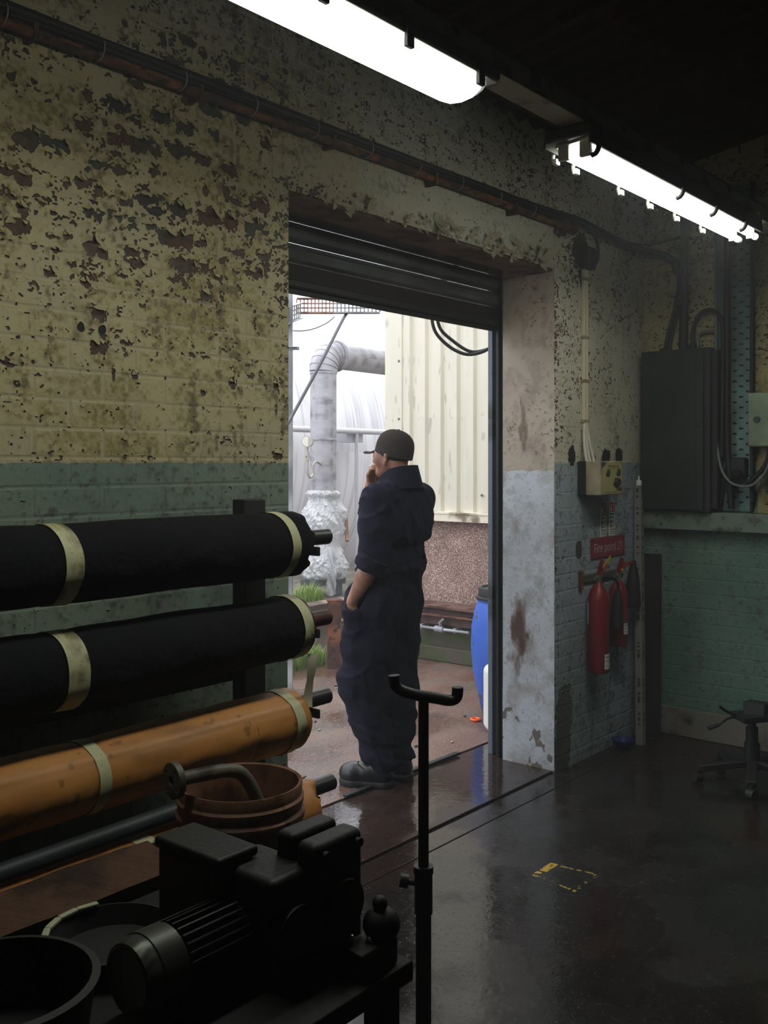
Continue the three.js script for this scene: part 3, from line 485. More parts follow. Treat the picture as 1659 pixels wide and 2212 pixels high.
{ // bund wall, its pipe and the grass
  solo('bund_wall', box(3.5, 6.42, 0, 0.43, -3.25, -3.1, 0.015), mat(0x8c8278, 0.9, { map: T.grime, bump: T.lumps, bumpScale: 0.012 }), 'low concrete bund wall behind the rusty post', 'wall');
  solo('bund_pipe', rod([3.6, 0.26, -3.06], [6.4, 0.26, -3.06], 0.02), mat(0x9a6a48, 0.7, { map: T.grime, mapScale: 3 }), 'thin rusty pipe clipped along the low bund wall', 'pipe');
  solo('buried_pipe', rod([4.2, 0.468, -4.0], [6.3, 0.468, -4.0], 0.07, 20), mat(0x8a5a50, 0.7, { map: T.grime, mapScale: 2 }), 'reddish pipe lying behind the low bund wall', 'pipe');
  solo('bund_fill', box(3.5, 8.6, 0, 0.4, -5.1, -3.256, 0.02), mat(0x77705f, 0.95, { map: T.mottle, bump: T.lumps, bumpScale: 0.03 }), 'raised earth bed behind the low bund wall', 'earth bed');
  const RG = rng(77), blades = (n, x0, x1, z0, z1, y, h) => {
    const P = [], N = [];
    for (let i = 0; i < n; i++) { const x = mix(x0, x1, RG()), z = mix(z0, z1, RG()), a = RG() * 6.28, l = h * (0.5 + RG() * 0.8), w = 0.005, bx = Math.cos(a) * l * 0.55, bz = Math.sin(a) * l * 0.55, wx = -Math.sin(a) * w, wz = Math.cos(a) * w; P.push(x - wx, y, z - wz, x + wx, y, z + wz, x + bx * 0.4 + wx * 0.7, y + l * 0.65, z + bz * 0.4 + wz * 0.7, x - wx, y, z - wz, x + bx * 0.4 + wx * 0.7, y + l * 0.65, z + bz * 0.4 + wz * 0.7, x + bx * 0.4 - wx * 0.7, y + l * 0.65, z + bz * 0.4 - wz * 0.7, x + bx * 0.4 - wx * 0.7, y + l * 0.65, z + bz * 0.4 - wz * 0.7, x + bx * 0.4 + wx * 0.7, y + l * 0.65, z + bz * 0.4 + wz * 0.7, x + bx, y + l, z + bz); }
    const g = new THREE.BufferGeometry(); g.setAttribute('position', new THREE.BufferAttribute(new Float32Array(P), 3)); g.computeVertexNormals(); return g;
  };
  const grass = mat(0x8aa64a, 0.7, { side: THREE.DoubleSide, transmission: 0.3, thickness: 0 });
  for (const [a, l] of [[[2200, 4.6, 5.75, -2.99, -2.8, 0, 0.13], 'bright green grass growing at the foot of the bund wall'], [[900, 4.8, 6.3, -3.5, -3.33, 0.4, 0.14], 'rough grass on top of the bed behind the bund wall']]) { const o = solo('grass', blades(...a), grass, l, 'grass'); o.userData.kind = 'stuff'; }
}
{ // galvanised post, trays and cables at the top of the doorway
  const p = thing('galvanised_post', 'pale galvanised post outside the left edge of the doorway', 'post', [4.13, 0, -1.6], -0.87);
  part('column', [box(-0.03, 0.03, 0, 2.75, -0.004, 0.004, 0.002), box(-0.03, -0.022, 0, 2.75, -0.04, 0, 0.002), box(0.022, 0.03, 0, 2.75, -0.04, 0, 0.002)], M.galv, p); part('bracket', box(-0.04, 0.07, 2.3, 2.318, -0.03, 0.012, 0.002), M.galv, p); part('bracket_slot', box(0.0, 0.06, 2.305, 2.313, -0.028, 0.0125, 0.001), M.black, p);
  const tray = (name, label, A, B, wUp, n, m) => { // perforated sheet tray: rails and rungs round the slots
    const a = V(...A), b = V(...B), t = thing(name, label, 'cable tray', A), d = b.clone().sub(a), L = d.length(), u = d.clone().normalize(), gs = [], o = (s, v) => [u.x * s, u.y * s + v, u.z * s];
    for (let k = 0; k <= 3; k++) gs.push(bar(o(0, wUp * k / 3), o(L, wUp * k / 3), 0.004, wUp * 0.11, 0.001)); for (let i = 0; i <= n; i++) gs.push(bar(o(L * i / n, 0), o(L * i / n + 0.0001, wUp), 0.004, L / n * 0.34, 0.001, [u.x, u.y, u.z]));
    part('slotted_side', gs, m, t); part('bottom_lip', bar(o(0, -0.006), o(L, -0.006), 0.05, 0.004, 0.001), m, t); part('top_lip', bar(o(0, wUp + 0.005), o(L, wUp + 0.005), 0.03, 0.004, 0.001), m, t);
  };
  tray('cable_tray', 'rusty end of the perforated cable tray outside above the doorway', [4.45, 2.585, -1.84], [4.6, 2.585, -1.66], 0.085, 10, mat(0xb08a80, 0.6, { map: T.grime, mapScale: 3 }));
  tray('cable_tray', 'grey perforated cable tray outside just under the shutter', [4.6, 2.585, -1.66], [4.79, 2.585, -1.43], 0.085, 12, M.galv);
  tray('cable_tray', 'perforated cable tray sloping down to the left of the doorway', [4.44, 2.55, -1.8], [3.9, 2.4, -1.46], 0.085, 12, M.galv);
  const grey = mat(0x6e6e74, 0.6);
  solo('stay_cable', tube([[4.69, 2.59, -1.62], [4.6, 2.515, -1.59], [4.353, 2.217, -1.548], [4.103, 1.895, -1.536], [3.95, 1.7, -1.53]], 0.0098), grey, 'grey cable slanting down across the lagged pipe', 'cable');
  solo('thin_wire', tube([[4.57, 2.55, -1.62], [4.53, 2.506, -1.66], [4.46, 2.466, -1.72], [4.38, 2.454, -1.78], [4.3, 2.47, -1.84]], 0.0035), grey, 'thin slack wire hanging under the cable tray', 'cable');
  const h1 = [[4.93, 3.0, -0.74], [4.93, 2.75, -1.05], [4.95, 2.6, -1.13], [4.98, 2.466, -1.135], [5.05, 2.369, -1.08], [5.115, 2.316, -1.0], [5.17, 2.32, -0.93], [5.225, 2.36, -0.87], [5.28, 2.45, -0.8], [5.32, 2.7, -0.6], [5.32, 2.8, -0.325]], h2 = h1.map(([x, y, z], i) => [x + 0.028, y + 0.018 + (i === 4 ? 0.012 : 0), z + 0.02]);
  solo('black_hose', tube(h1, 0.011), M.black, 'lower of two black cables looping across the cream cladding', 'cable'); solo('black_hose', tube(h2, 0.011), M.black, 'upper of two black cables looping across the cream cladding', 'cable');
}
{ // blue drum, white canister, litter
  const blue = texture(512, 512, (u, v) => { const a = fbm(u * 5, v * 8, 4, 0), b = fbm(u * 40, v * 6, 3, 0); let c = lerp3([52, 92, 190], [70, 112, 204], a); c = lerp3(c, [60, 70, 110], step(0.55, 0.75, b) * step(0.35, 0.05, v) * 0.9); return lerp3(c, [92, 74, 60], step(0.74, 0.8, fbm(u * 14 + 3, v * 14, 3))); });
  const t = thing('plastic_drum', 'blue plastic drum with a black lid outside against the wall', 'drum', [5.41, 0, -0.85]);
  const g = lathe([[0, 0.0], [0.165, 0.0], [0.185, 0.02], [0.205, 0.12], [0.235, 0.26], [0.25, 0.42], [0.245, 0.56], [0.225, 0.66], [0.205, 0.72], [0.215, 0.735], [0.2, 0.745], [0, 0.745]], 56), uv = g.attributes.uv, p = g.attributes.position; for (let i = 0; i < uv.count; i++) uv.setXY(i, uv.getX(i), p.getY(i) / 0.8);
  part('body', g, mat(0xffffff, 0.38, { map: blue }), t); part('lid', lathe([[0, 0.8], [0.17, 0.8], [0.18, 0.812], [0.198, 0.81], [0.202, 0.8], [0.202, 0.755], [0.215, 0.75], [0.215, 0.735], [0, 0.735]], 56), mat(0x2b2b2d, 0.6, { map: T.mottle }), t);
  part('moulded_mark', bar([-0.19, 0.55, 0.14], [-0.225, 0.548, 0.1], 0.003, 0.006), mat(0x7f9ad8, 0.5), t); part('moulded_mark', bar([-0.185, 0.62, 0.14], [-0.2, 0.63, 0.12], 0.003, 0.006), mat(0x7f9ad8, 0.5), t);
  const c = thing('jerrycan', 'white plastic canister with a black hazard diamond beside the door guide', 'canister', [5.0, 0, -0.585], -0.75);
  part('body', boxUV(new RoundedBoxGeometry(0.29, 0.4, 0.22, 6, 0.045).translate(0, 0.2, 0)), mat(0xe9e9e6, 0.4), c); part('neck', rod([0.08, 0.38, 0], [0.08, 0.45, 0], 0.03, 20), mat(0xe0e0dc, 0.4), c); part('cap', rod([0.08, 0.43, 0], [0.08, 0.465, 0], 0.036, 20), mat(0xb0302a, 0.4), c);
  part('handle', tube([[-0.09, 0.38, 0], [-0.08, 0.44, 0], [0.0, 0.45, 0], [0.04, 0.4, 0]], 0.014), mat(0xe9e9e6, 0.4), c);
  const hz = canvasTexture(256, 256, (x) => { x.fillStyle = '#e9e9e6'; x.fillRect(0, 0, 256, 256); x.translate(128, 128); x.rotate(Math.PI / 4); x.fillStyle = '#fff'; x.fillRect(-84, -84, 168, 168); x.save(); x.beginPath(); x.rect(-84, -84, 168, 168); x.clip(); x.rotate(-Math.PI / 4); x.fillStyle = '#111'; x.fillRect(-140, 6, 280, 160); x.fillRect(-44, -52, 30, 12); x.fillRect(10, -56, 34, 12); x.fillStyle = '#fff'; x.fillRect(-32, 26, 64, 26); x.restore(); x.strokeStyle = '#111'; x.lineWidth = 7; x.strokeRect(-84, -84, 168, 168); });
  part('hazard_label', planeAt(0.15, 0.15, -0.03, 0.2, 0.1115), new THREE.MeshStandardMaterial({ map: hz, roughness: 0.4 }), c);
  solo('orange_ring', new THREE.TorusGeometry(0.026, 0.009, 8, 24).rotateX(Math.PI / 2).translate(0, 0.009, 0), mat(0xe8622a, 0.5), 'small orange plastic ring lying on the tarmac by the blue drum', 'ring', [5.08, 0, -0.89]);
  const RL = rng(3); for (let i = 0; i < 26; i++) { const s = 0.006 + RL() * 0.012, g = new THREE.IcosahedronGeometry(s, 0); g.scale(1, 0.5, 0.8); const o = solo('pebble', g.translate(0, s * 0.4, 0), mat(RL() > 0.5 ? 0xa89c8c : 0x3a302a, 0.8), 'small loose stone lying on the wet ground by the doorway', 'stone', [3.3 + RL() * 2.4, 0, -0.7 - RL() * 1.7], 'loose stones on the wet ground'); }
  solo('rubber_strip', [bar([3.5, 0.012, -0.565], [4.42, 0.014, -0.552], 0.03, 0.012)], M.black, 'black rubber strip lying along the threshold behind the boots', 'strip');
}
// ---------- the man in the doorway ----------
// Own axes: x to the viewer's right, y up, z towards the viewer; he faces (-0.77, 0, -0.64).
{
  const turn = Math.atan2(-0.7679, 0.6405), t = thing('person', 'man in dark navy overalls and black cap standing in the doorway, hand in pocket', 'person', [3.79, 0, -0.615], turn);
  const skin = mat(0xc48f78, 0.55, { map: T.mottle, mapScale: 3, sheen: 0 }), cloth = mat(0x1b1c2a, 0.9, { bump: T.weave, bumpScale: 0.0006, bumpRep: 6, specularIntensity: 0.3 }), capM = mat(0x3e3937, 0.95, { specularIntensity: 0.2, bump: T.weave, bumpScale: 0.0005, bumpRep: 8 });
  const hairM = mat(0x1e1613, 0.6, { bump: T.fine, bumpScale: 0.003, bumpRep: 4 }), boot = mat(0x131317, 0.34, { bump: T.fine, bumpScale: 0.0003, bumpRep: 4 }), sole = mat(0x101012, 0.6);
  const fx = -0.766, fz = -0.643, lx = -0.643, lz = 0.766;      // facing, and his left
  const off = (c, l, f, y) => [c[0] + lx * l + fx * f, y, c[2] + lz * l + fz * f];
  const hip = [0.045, 0, 0.0], waist = [0.08, 0, 0.03], chest = [0.108, 0, 0.055], neck = [0.122, 0, 0.062];
  const shL = off(chest, 0.155, -0.01, 1.445), shR = off(chest, -0.155, -0.01, 1.44), elL = [-0.015, 1.135, 0.225], wrL = [-0.112, 0.945, 0.175], elR = [0.075, 1.235, -0.2], wrR = [-0.03, 1.5, -0.075];
  const knL = [-0.074, 0.52, 0.05], anL = [0.012, 0.11, 0.075], knR = [0.112, 0.5, -0.06], anR = [0.118, 0.11, -0.05], hpL = off(hip, 0.085, 0, 0.9), hpR = off(hip, -0.085, 0, 0.9);
  // head frame: forward u, up v, left w
  const hu = [-0.82, -0.07, -0.57], hc = [0.08, 1.668, 0.058]; const U = V(...hu).normalize(), W = V(0, 1, 0).cross(U).normalize(), Vv = U.clone().cross(W); // up is U x W
  const H = (u, v, w) => [hc[0] + U.x * u + Vv.x * v + W.x * w, hc[1] + U.y * u + Vv.y * v + W.y * w, hc[2] + U.z * u + Vv.z * v + W.z * w];
  const local = (x, y, z) => { const dx = x - hc[0], dy = y - hc[1], dz = z - hc[2]; return [dx * U.x + dy * U.y + dz * U.z, dx * Vv.x + dy * Vv.y + dz * Vv.z, dx * W.x + dy * W.y + dz * W.z]; };
  const ell = (c, r) => (x, y, z) => { const q = local(x, y, z), a = (q[0] - c[0]) / r[0], b = (q[1] - c[1]) / r[1], d = (q[2] - c[2]) / r[2], k = Math.sqrt(a * a + b * b + d * d); return (k - 1) * Math.min(...r); };
  const hcap = (a, b, ra, rb) => capsule(H(...a), H(...b), ra, rb);
  const headF = (() => {
    const base = blend([ell([-0.012, 0.018, 0], [0.092, 0.09, 0.071]), hcap([0.03, -0.045, 0.02], [0.052, -0.085, 0.01], 0.038, 0.024), hcap([0.03, -0.045, -0.02], [0.052, -0.085, -0.01], 0.038, 0.024), hcap([0.07, -0.092, 0.012], [0.07, -0.092, -0.012], 0.02), hcap([0.046, -0.02, 0.028], [0.046, -0.02, -0.028], 0.041), hcap([-0.008, -0.05, 0.04], [0.045, -0.09, 0.02], 0.02, 0.016), hcap([-0.008, -0.05, -0.04], [0.045, -0.09, -0.02], 0.02, 0.016)], 0.03);
    const nose = hcap([0.085, 0.012, 0], [0.106, -0.032, 0], 0.009, 0.012), brow = hcap([0.072, 0.018, 0.026], [0.072, 0.018, -0.026], 0.01), lipU = hcap([0.088, -0.058, 0.014], [0.088, -0.058, -0.014], 0.008), lipL = hcap([0.085, -0.068, 0.012], [0.085, -0.068, -0.012], 0.008), eyeL = hcap([0.085, 0.0, 0.033], [0.085, 0.0, 0.0331], 0.012), eyeR = hcap([0.085, 0.0, -0.033], [0.085, 0.0, -0.0331], 0.012);
    const ear = (s) => { const a = hcap([-0.016, -0.012, 0.072 * s], [-0.004, -0.052, 0.066 * s], 0.016, 0.009), b = ell([-0.006, -0.028, 0.084 * s], [0.012, 0.022, 0.008]); return (x, y, z) => Math.max(a(x, y, z), -b(x, y, z)); };
    const earL = ear(1), earR = ear(-1);
    return (x, y, z) => { let d = base(x, y, z); if (d > 0.06) return d; d = Math.max(d, -smin(eyeL(x, y, z) + 0.004, eyeR(x, y, z) + 0.004, 0.002)); d = smin(d, nose(x, y, z), 0.014); d = smin(d, brow(x, y, z), 0.012); d = smin(d, lipU(x, y, z), 0.006); d = smin(d, lipL(x, y, z), 0.006); return smin(smin(d, earL(x, y, z), 0.008), earR(x, y, z), 0.008); };
  })();
  const neckF = capsule([neck[0], 1.47, neck[2]], H(-0.03, -0.05, 0), 0.056, 0.05);
  // body under the clothes, hands included, as one surface
  const hand = (w, dir, side, curl, palmN) => { // wrist, direction of the fingers, across the palm, curl towards palmN
    const d = V(...dir).normalize(), s = V(...side).normalize(), n = V(...palmN).normalize(), at = (a, b, c) => [w[0] + d.x * a + s.x * b + n.x * c, w[1] + d.y * a + s.y * b + n.y * c, w[2] + d.z * a + s.z * b + n.z * c], out = [];
    const palm = blend([capsule(at(0, 0, 0), at(0.075, 0.026, 0), 0.022, 0.014), capsule(at(0, 0, 0), at(0.078, 0.006, 0), 0.022, 0.014), capsule(at(0, 0, 0), at(0.074, -0.016, 0), 0.02, 0.013), capsule(at(0.01, 0, 0), at(0.065, -0.032, 0), 0.018, 0.012)], 0.012); out.push(palm);
    [[0.03, 0.078, 0.072], [0.01, 0.082, 0.08], [-0.011, 0.078, 0.074], [-0.031, 0.068, 0.058]].forEach(([b, a, L]) => { let p = [a, b, 0], ang = curl * 0.5; const seg = [L * 0.45, L * 0.32, L * 0.25]; seg.forEach((l, i) => { const q = [p[0] + l * Math.cos(ang), b, p[2] + l * Math.sin(ang)]; out.push(capsule(at(...p), at(...q), 0.0098 - i * 0.0009, 0.009 - i * 0.0009)); p = q; ang += curl; }); });
    out.push(blend([capsule(at(0.018, 0.025, 0.005), at(0.052, 0.052, 0.018), 0.015, 0.011), capsule(at(0.052, 0.052, 0.018), at(0.082, 0.056, 0.032), 0.011, 0.009)], 0.006));
    return (x, y, z) => { let m = 9; for (const f of out) m = smin(m, f(x, y, z), 0.005); return m; };
  };
  const handR = hand(wrR, [0.12, 0.95, 0.28], [0.5, 0.1, -0.85], 0.85, [0.8, 0.15, 0.55]);
  const handL = hand(wrL, [-0.12, -0.96, -0.2], [-0.77, 0.1, -0.64], 0.35, [0.64, 0, -0.77]);
  const arms = blend([capsule(shL, elL, 0.05, 0.043), capsule(elL, [mix(elL[0], wrL[0], 0.35), mix(elL[1], wrL[1], 0.35), mix(elL[2], wrL[2], 0.35)], 0.043, 0.046), capsule([mix(elL[0], wrL[0], 0.35), mix(elL[1], wrL[1], 0.35), mix(elL[2], wrL[2], 0.35)], wrL, 0.046, 0.029), capsule(shR, elR, 0.05, 0.042), capsule(elR, wrR, 0.042, 0.028)], 0.02);
  const trunk = blend([capsule(off(chest, 0.08, 0, 1.33), off(chest, -0.08, 0, 1.33), 0.105), capsule(off(chest, 0.13, 0, 1.44), off(chest, -0.13, 0, 1.44), 0.05), capsule(off(waist, 0.05, 0, 1.1), off(waist, -0.05, 0, 1.1), 0.1), capsule(off(hip, 0.06, 0, 0.95), off(hip, -0.06, 0, 0.95), 0.11), capsule(hpL, knL, 0.075, 0.05), capsule(knL, anL, 0.048, 0.036), capsule(hpR, knR, 0.075, 0.05), capsule(knR, anR, 0.048, 0.036), capsule([neck[0], 1.4, neck[2]], [neck[0], 1.52, neck[2]], 0.07, 0.06)], 0.05);
  const bodyF = (x, y, z) => smin(smin(trunk(x, y, z), arms(x, y, z), 0.03), neckF(x, y, z), 0.03);
  const coarse = nets((x, y, z) => { let d = bodyF(x, y, z); if (y > 1.5) d = smin(d, headF(x, y, z), 0.02); return d; }, [-0.3, 0.04, -0.42], [0.4, 1.54, 0.4], 0.012);
  const fine = nets((x, y, z) => Math.max(smin(headF(x, y, z), neckF(x, y, z), 0.025), 1.5 - y), [-0.09, 1.47, -0.09], [0.22, 1.8, 0.2], 0.0033);
  const hR = nets((x, y, z) => smin(handR(x, y, z), arms(x, y, z), 0.01), [-0.14, 1.44, -0.18], [0.1, 1.72, 0.06], 0.0033), hL = nets((x, y, z) => smin(handL(x, y, z), arms(x, y, z), 0.01), [-0.24, 0.74, 0.04], [0.1, 1.2, 0.3], 0.0036);
  part('body', [coarse, fine, hR, hL], skin, t);
  // face details that read at the cheek
  const sphere = (p, r) => new THREE.SphereGeometry(r, 14, 10).translate(...p);
  part('eye', sphere(H(0.078, 0, 0.033), 0.011), mat(0xe8e2da, 0.2), t); part('eye', sphere(H(0.078, 0, -0.033), 0.011), mat(0xe8e2da, 0.2), t);
  // hair showing under the cap: nape and sideburn
  const shell = ell([-0.014, 0.016, 0], [0.097, 0.094, 0.076]), cut = (x, y, z) => { const q = local(x, y, z), n = 0.006 * (n2(q[0] * 130, q[1] * 130) - 0.5); const nape = Math.max(q[0] + 0.026 + n, -0.085 - q[1] - 0.25 * (q[0] + 0.03) + n), side = Math.max(Math.abs(q[0] - 0.02) - 0.016, -0.024 - q[1] + n); return Math.max(shell(x, y, z), Math.min(nape, side)); };
  part('hair', nets(cut, [-0.05, 1.56, -0.06], [0.2, 1.79, 0.17], 0.003), hairM, t);
  // cap
  const tilt = new THREE.Matrix4().makeBasis(U, Vv, W.clone().negate()).setPosition(...hc), tip = new THREE.Matrix4().makeRotationZ(0.33), at = (g) => g.applyMatrix4(tip).applyMatrix4(tilt);
  { const dome = new THREE.LatheGeometry(new THREE.SplineCurve([[0.09, 0.0], [0.094, -0.014], [0.0975, -0.012], [0.097, 0.012], [0.094, 0.045], [0.083, 0.075], [0.061, 0.098], [0.033, 0.111], [0.0, 0.115]].map((q) => new THREE.Vector2(...q))).getPoints(48), 96); dome.scale(1.06, 1.0, 0.87); const p = dome.attributes.position; for (let i = 0; i < p.count; i++) { const a = Math.atan2(p.getZ(i), p.getX(i)), s = Math.abs(((a / (Math.PI / 3)) % 1 + 1) % 1 - 0.5) * 2, k = 1 - 0.014 * Math.pow(s, 12) * step(0.11, 0.03, p.getY(i)) + 0.012 * (fbm(p.getX(i) * 22 + 3, p.getY(i) * 22 + p.getZ(i) * 15, 3) - 0.5); p.setXYZ(i, p.getX(i) * k - 0.013, p.getY(i) + 0.009, p.getZ(i) * k); } dome.computeVertexNormals();
    const c = part('cap', at(dome), capM, t);
    const s = new THREE.Shape(); s.moveTo(0, -0.072); s.quadraticCurveTo(0.075, -0.068, 0.082, 0); s.quadraticCurveTo(0.075, 0.068, 0, 0.072); s.quadraticCurveTo(0.04, 0, 0, -0.072);
    const b = new THREE.ExtrudeGeometry(s, { depth: 0.004, bevelEnabled: true, bevelSize: 0.002, bevelThickness: 0.0015, curveSegments: 14 }), q = b.attributes.position; b.rotateX(Math.PI / 2); for (let i = 0; i < q.count; i++) q.setXYZ(i, q.getX(i) + 0.072, q.getY(i) + 0.0 - 3.0 * q.getZ(i) * q.getZ(i) + 0.0 - 0.36 * (q.getX(i)), q.getZ(i)); b.computeVertexNormals(); part('peak', at(b), capM, c);
    part('button', at(new THREE.SphereGeometry(0.009, 12, 8).scale(1, 0.6, 1).translate(-0.012, 0.122, 0)), capM, c); part('back_strap', at(box(-0.118, -0.11, -0.008, 0.006, -0.02, 0.02, 0.003)), capM, c); }
  // overalls
  const limb = [capsule(off(chest, 0.085, 0.0, 1.32), off(chest, -0.085, 0, 1.32), 0.128), capsule(off(chest, 0.14, -0.005, 1.425), off(chest, -0.14, -0.005, 1.425), 0.082, 0.082), capsule(off(chest, 0.05, -0.02, 1.46), off(chest, -0.05, -0.02, 1.46), 0.075), capsule(off(waist, 0.06, 0, 1.1), off(waist, -0.06, 0, 1.1), 0.128), capsule(off(hip, 0.07, 0, 0.94), off(hip, -0.07, 0, 0.94), 0.142), capsule(off(hip, 0.085, 0, 0.88), [-0.048, 0.7, 0.06], 0.122, 0.112), capsule([-0.048, 0.7, 0.06], knL, 0.112, 0.096), capsule(knL, anL, 0.096, 0.072), capsule(off(hip, -0.085, 0, 0.88), knR, 0.12, 0.088), capsule(knR, anR, 0.088, 0.07)];
  const torso = blend(limb, 0.055), slL = blend([capsule(shL, [mix(shL[0], elL[0], 0.5), mix(shL[1], elL[1], 0.5), mix(shL[2], elL[2], 0.5) + 0.005], 0.076, 0.074), capsule([mix(shL[0], elL[0], 0.5), mix(shL[1], elL[1], 0.5), mix(shL[2], elL[2], 0.5) + 0.005], [elL[0] - 0.008, elL[1] - 0.01, elL[2]], 0.074, 0.07)], 0.03), slR = blend([capsule(shR, elR, 0.078, 0.068), capsule(elR, [mix(elR[0], wrR[0], 0.8), mix(elR[1], wrR[1], 0.8), mix(elR[2], wrR[2], 0.8)], 0.066, 0.05)], 0.03);
  const cutL = (x, y, z) => { const d = V(wrL[0] - elL[0], wrL[1] - elL[1], wrL[2] - elL[2]).normalize(); return (x - elL[0]) * d.x + (y - elL[1]) * d.y + (z - elL[2]) * d.z - 0.03; };
  const pocket = capsule([wrL[0] + 0.005, wrL[1] - 0.07, wrL[2] - 0.02], [wrL[0] + 0.03, wrL[1] - 0.16, wrL[2] - 0.05], 0.05, 0.045), inner = capsule([mix(elL[0], wrL[0], 0.5), mix(elL[1], wrL[1], 0.5), mix(elL[2], wrL[2], 0.5)], [wrL[0] - 0.004, wrL[1] - 0.06, wrL[2] - 0.01], 0.04, 0.037);
  const folds = (x, y, z) => { // pulled and slumped cloth
    const s = x * 0.8 - z * 0.6, leg = step(0.85, 0.45, y), low = step(0.42, 0.2, y);
    let d = 0.02 * (n3(s * 7 + y * 3, y * 5 - s * 2, z * 6 + 4) - 0.5) + 0.02 * (fbm(s * 16 + y * 12, y * 9 - s * 12, 2) - 0.5);
    d += leg * 0.015 * (n2(s * 5 + 3, y * 24 + s * 16) - 0.5) + low * 0.026 * (n2(s * 6, y * 42 + s * 20 + z * 8) - 0.5);
    d += step(1.2, 1.05, y) * step(0.95, 1.05, y) * 0.024 * (n2(s * 8, y * 34 + s * 8) - 0.5);
    { const q = n2(s * 15 + y * 5 + 2, y * 4 - s * 7), q2 = n2(s * 7 - y * 9 + 8, y * 6 + s * 9); d -= 0.009 * Math.pow(1 - Math.abs(2 * q - 1), 4) + 0.007 * Math.pow(1 - Math.abs(2 * q2 - 1), 5); } d += y < 1.385 && y > 1.2 ? 0.004 : 0; d += 0.004 * (Math.abs(y - 1.115 - 0.02 * Math.sin(s * 8)) < 0.012 ? 1 : 0);
    return d;
  };
  const overF = (x, y, z) => {
    let d = torso(x, y, z); const a = Math.max(slL(x, y, z), cutL(x, y, z)); d = smin(d, a, 0.018); d = smin(d, slR(x, y, z), 0.03); d = smin(d, pocket(x, y, z), 0.03);
    if (d < 0.04 && d > -0.06) d += folds(x, y, z) - 0.003;
    d = Math.max(d, -inner(x, y, z)); // the open pocket round the wrist
    const nk = Math.hypot((x - neck[0]), (z - neck[2])) - 0.066; d = Math.max(d, -Math.max(nk, 1.49 - y)); return Math.max(d, 0.03 + (x < 0.068 ? 0.105 * step(0.06, -0.05, x) : 0) - y);
  };
  const ov = part('overalls', nets(overF, [-0.28, 0.02, -0.42], [0.4, 1.6, 0.4], 0.0072), cloth, t);
  { // rolled cuff, collar, flaps, seams
    const d = V(wrL[0] - elL[0], wrL[1] - elL[1], wrL[2] - elL[2]).normalize(), c0 = [elL[0] - d.x * 0.035, elL[1] - d.y * 0.035, elL[2] - d.z * 0.035], c1 = [elL[0] + d.x * 0.03, elL[1] + d.y * 0.03, elL[2] + d.z * 0.03];
    const A = capsule(c0, c1, 0.082, 0.084), B = capsule([c0[0] - d.x * 0.1, c0[1] - d.y * 0.1, c0[2] - d.z * 0.1], [c1[0] + d.x * 0.2, c1[1] + d.y * 0.2, c1[2] + d.z * 0.2], 0.058);
    const slab2 = (x, y, z) => Math.abs((x - (c0[0] + c1[0]) / 2) * d.x + (y - (c0[1] + c1[1]) / 2) * d.y + (z - (c0[2] + c1[2]) / 2) * d.z) - 0.036;
    part('rolled_cuff', nets((x, y, z) => Math.max(Math.max(A(x, y, z), slab2(x, y, z)), -B(x, y, z)) + 0.007 * (n2((x - z) * 25, y * 60) - 0.5), [-0.2, 0.98, 0.08], [0.14, 1.28, 0.38], 0.005), cloth, ov);
    const P = [], I = [], n = 60; for (let i = 0; i <= n; i++) { const a = mix(-2.62, 2.62, i / n), k = Math.abs(a) / 2.62, fwd = -Math.cos(a), lat = Math.sin(a), tipF = step(0.75, 1, k); // a = 0 at the nape
      for (const [r, y] of [[0.084, 1.5], [0.076, 1.606], [0.083, 1.612], [0.108, 1.5]]) { const rr = r + (y > 1.6 ? 0.0 : 0.004) + tipF * 0.03, yy = y - 0.045 * k * k - (y < 1.55 ? tipF * 0.03 : tipF * 0.035); P.push(neck[0] + lx * lat * rr * 1.02 + fx * (fwd * rr * 0.95 - 0.012 + 0.02 * tipF), yy - 0.002, neck[2] + lz * lat * rr * 1.02 + fz * (fwd * rr * 0.95 - 0.012 + 0.02 * tipF)); } }
    for (let i = 0; i < n; i++) for (let k = 0; k < 4; k++) { const a = i * 4 + k, b = i * 4 + (k + 1) % 4; I.push(a, a + 4, b, b, a + 4, b + 4); } I.push(0, 1, 2, 0, 2, 3, n * 4, n * 4 + 2, n * 4 + 1, n * 4, n * 4 + 3, n * 4 + 2);
    const g = new THREE.BufferGeometry(); g.setAttribute('position', new THREE.BufferAttribute(new Float32Array(P), 3)); g.setIndex(I); g.computeVertexNormals(); const c2 = cloth.clone(); c2.side = THREE.DoubleSide; part('collar', toCreasedNormals(g, 0.6), c2, ov);
    const flap = (p, w, h, ry, rz) => { const q = new RoundedBoxGeometry(w, h, 0.006, 2, 0.0028); q.rotateZ(rz); q.rotateY(ry); return q.translate(...p); };
    part('hip_pocket_flap', flap([0.215, 0.925, 0.0], 0.09, 0.09, 0.95, 0.1), cloth, ov); part('chest_pocket_flap', flap([-0.068, 1.372, 0.03], 0.075, 0.045, 1.0, -0.35), cloth, ov);
  }
  // boots
  const bootF = (an, toe) => { const d = V(toe[0] - an[0], 0, toe[2] - an[2]), L = d.length(); d.normalize(); const p = (f, y, s = 0) => [an[0] + d.x * f - d.z * s, y, an[2] + d.z * f + d.x * s];
    const up = blend([capsule(p(0, 0.2), p(-0.012, 0.07), 0.056, 0.05), capsule(p(-0.025, 0.062), p(0.06, 0.065), 0.047, 0.05), capsule(p(0.05, 0.068), p(L * 0.72, 0.058), 0.05, 0.05), capsule(p(L * 0.7, 0.062, 0.014), p(L * 0.86, 0.058, 0.006), 0.042, 0.037), capsule(p(L * 0.7, 0.062, -0.014), p(L * 0.86, 0.058, -0.006), 0.042, 0.037)], 0.03);
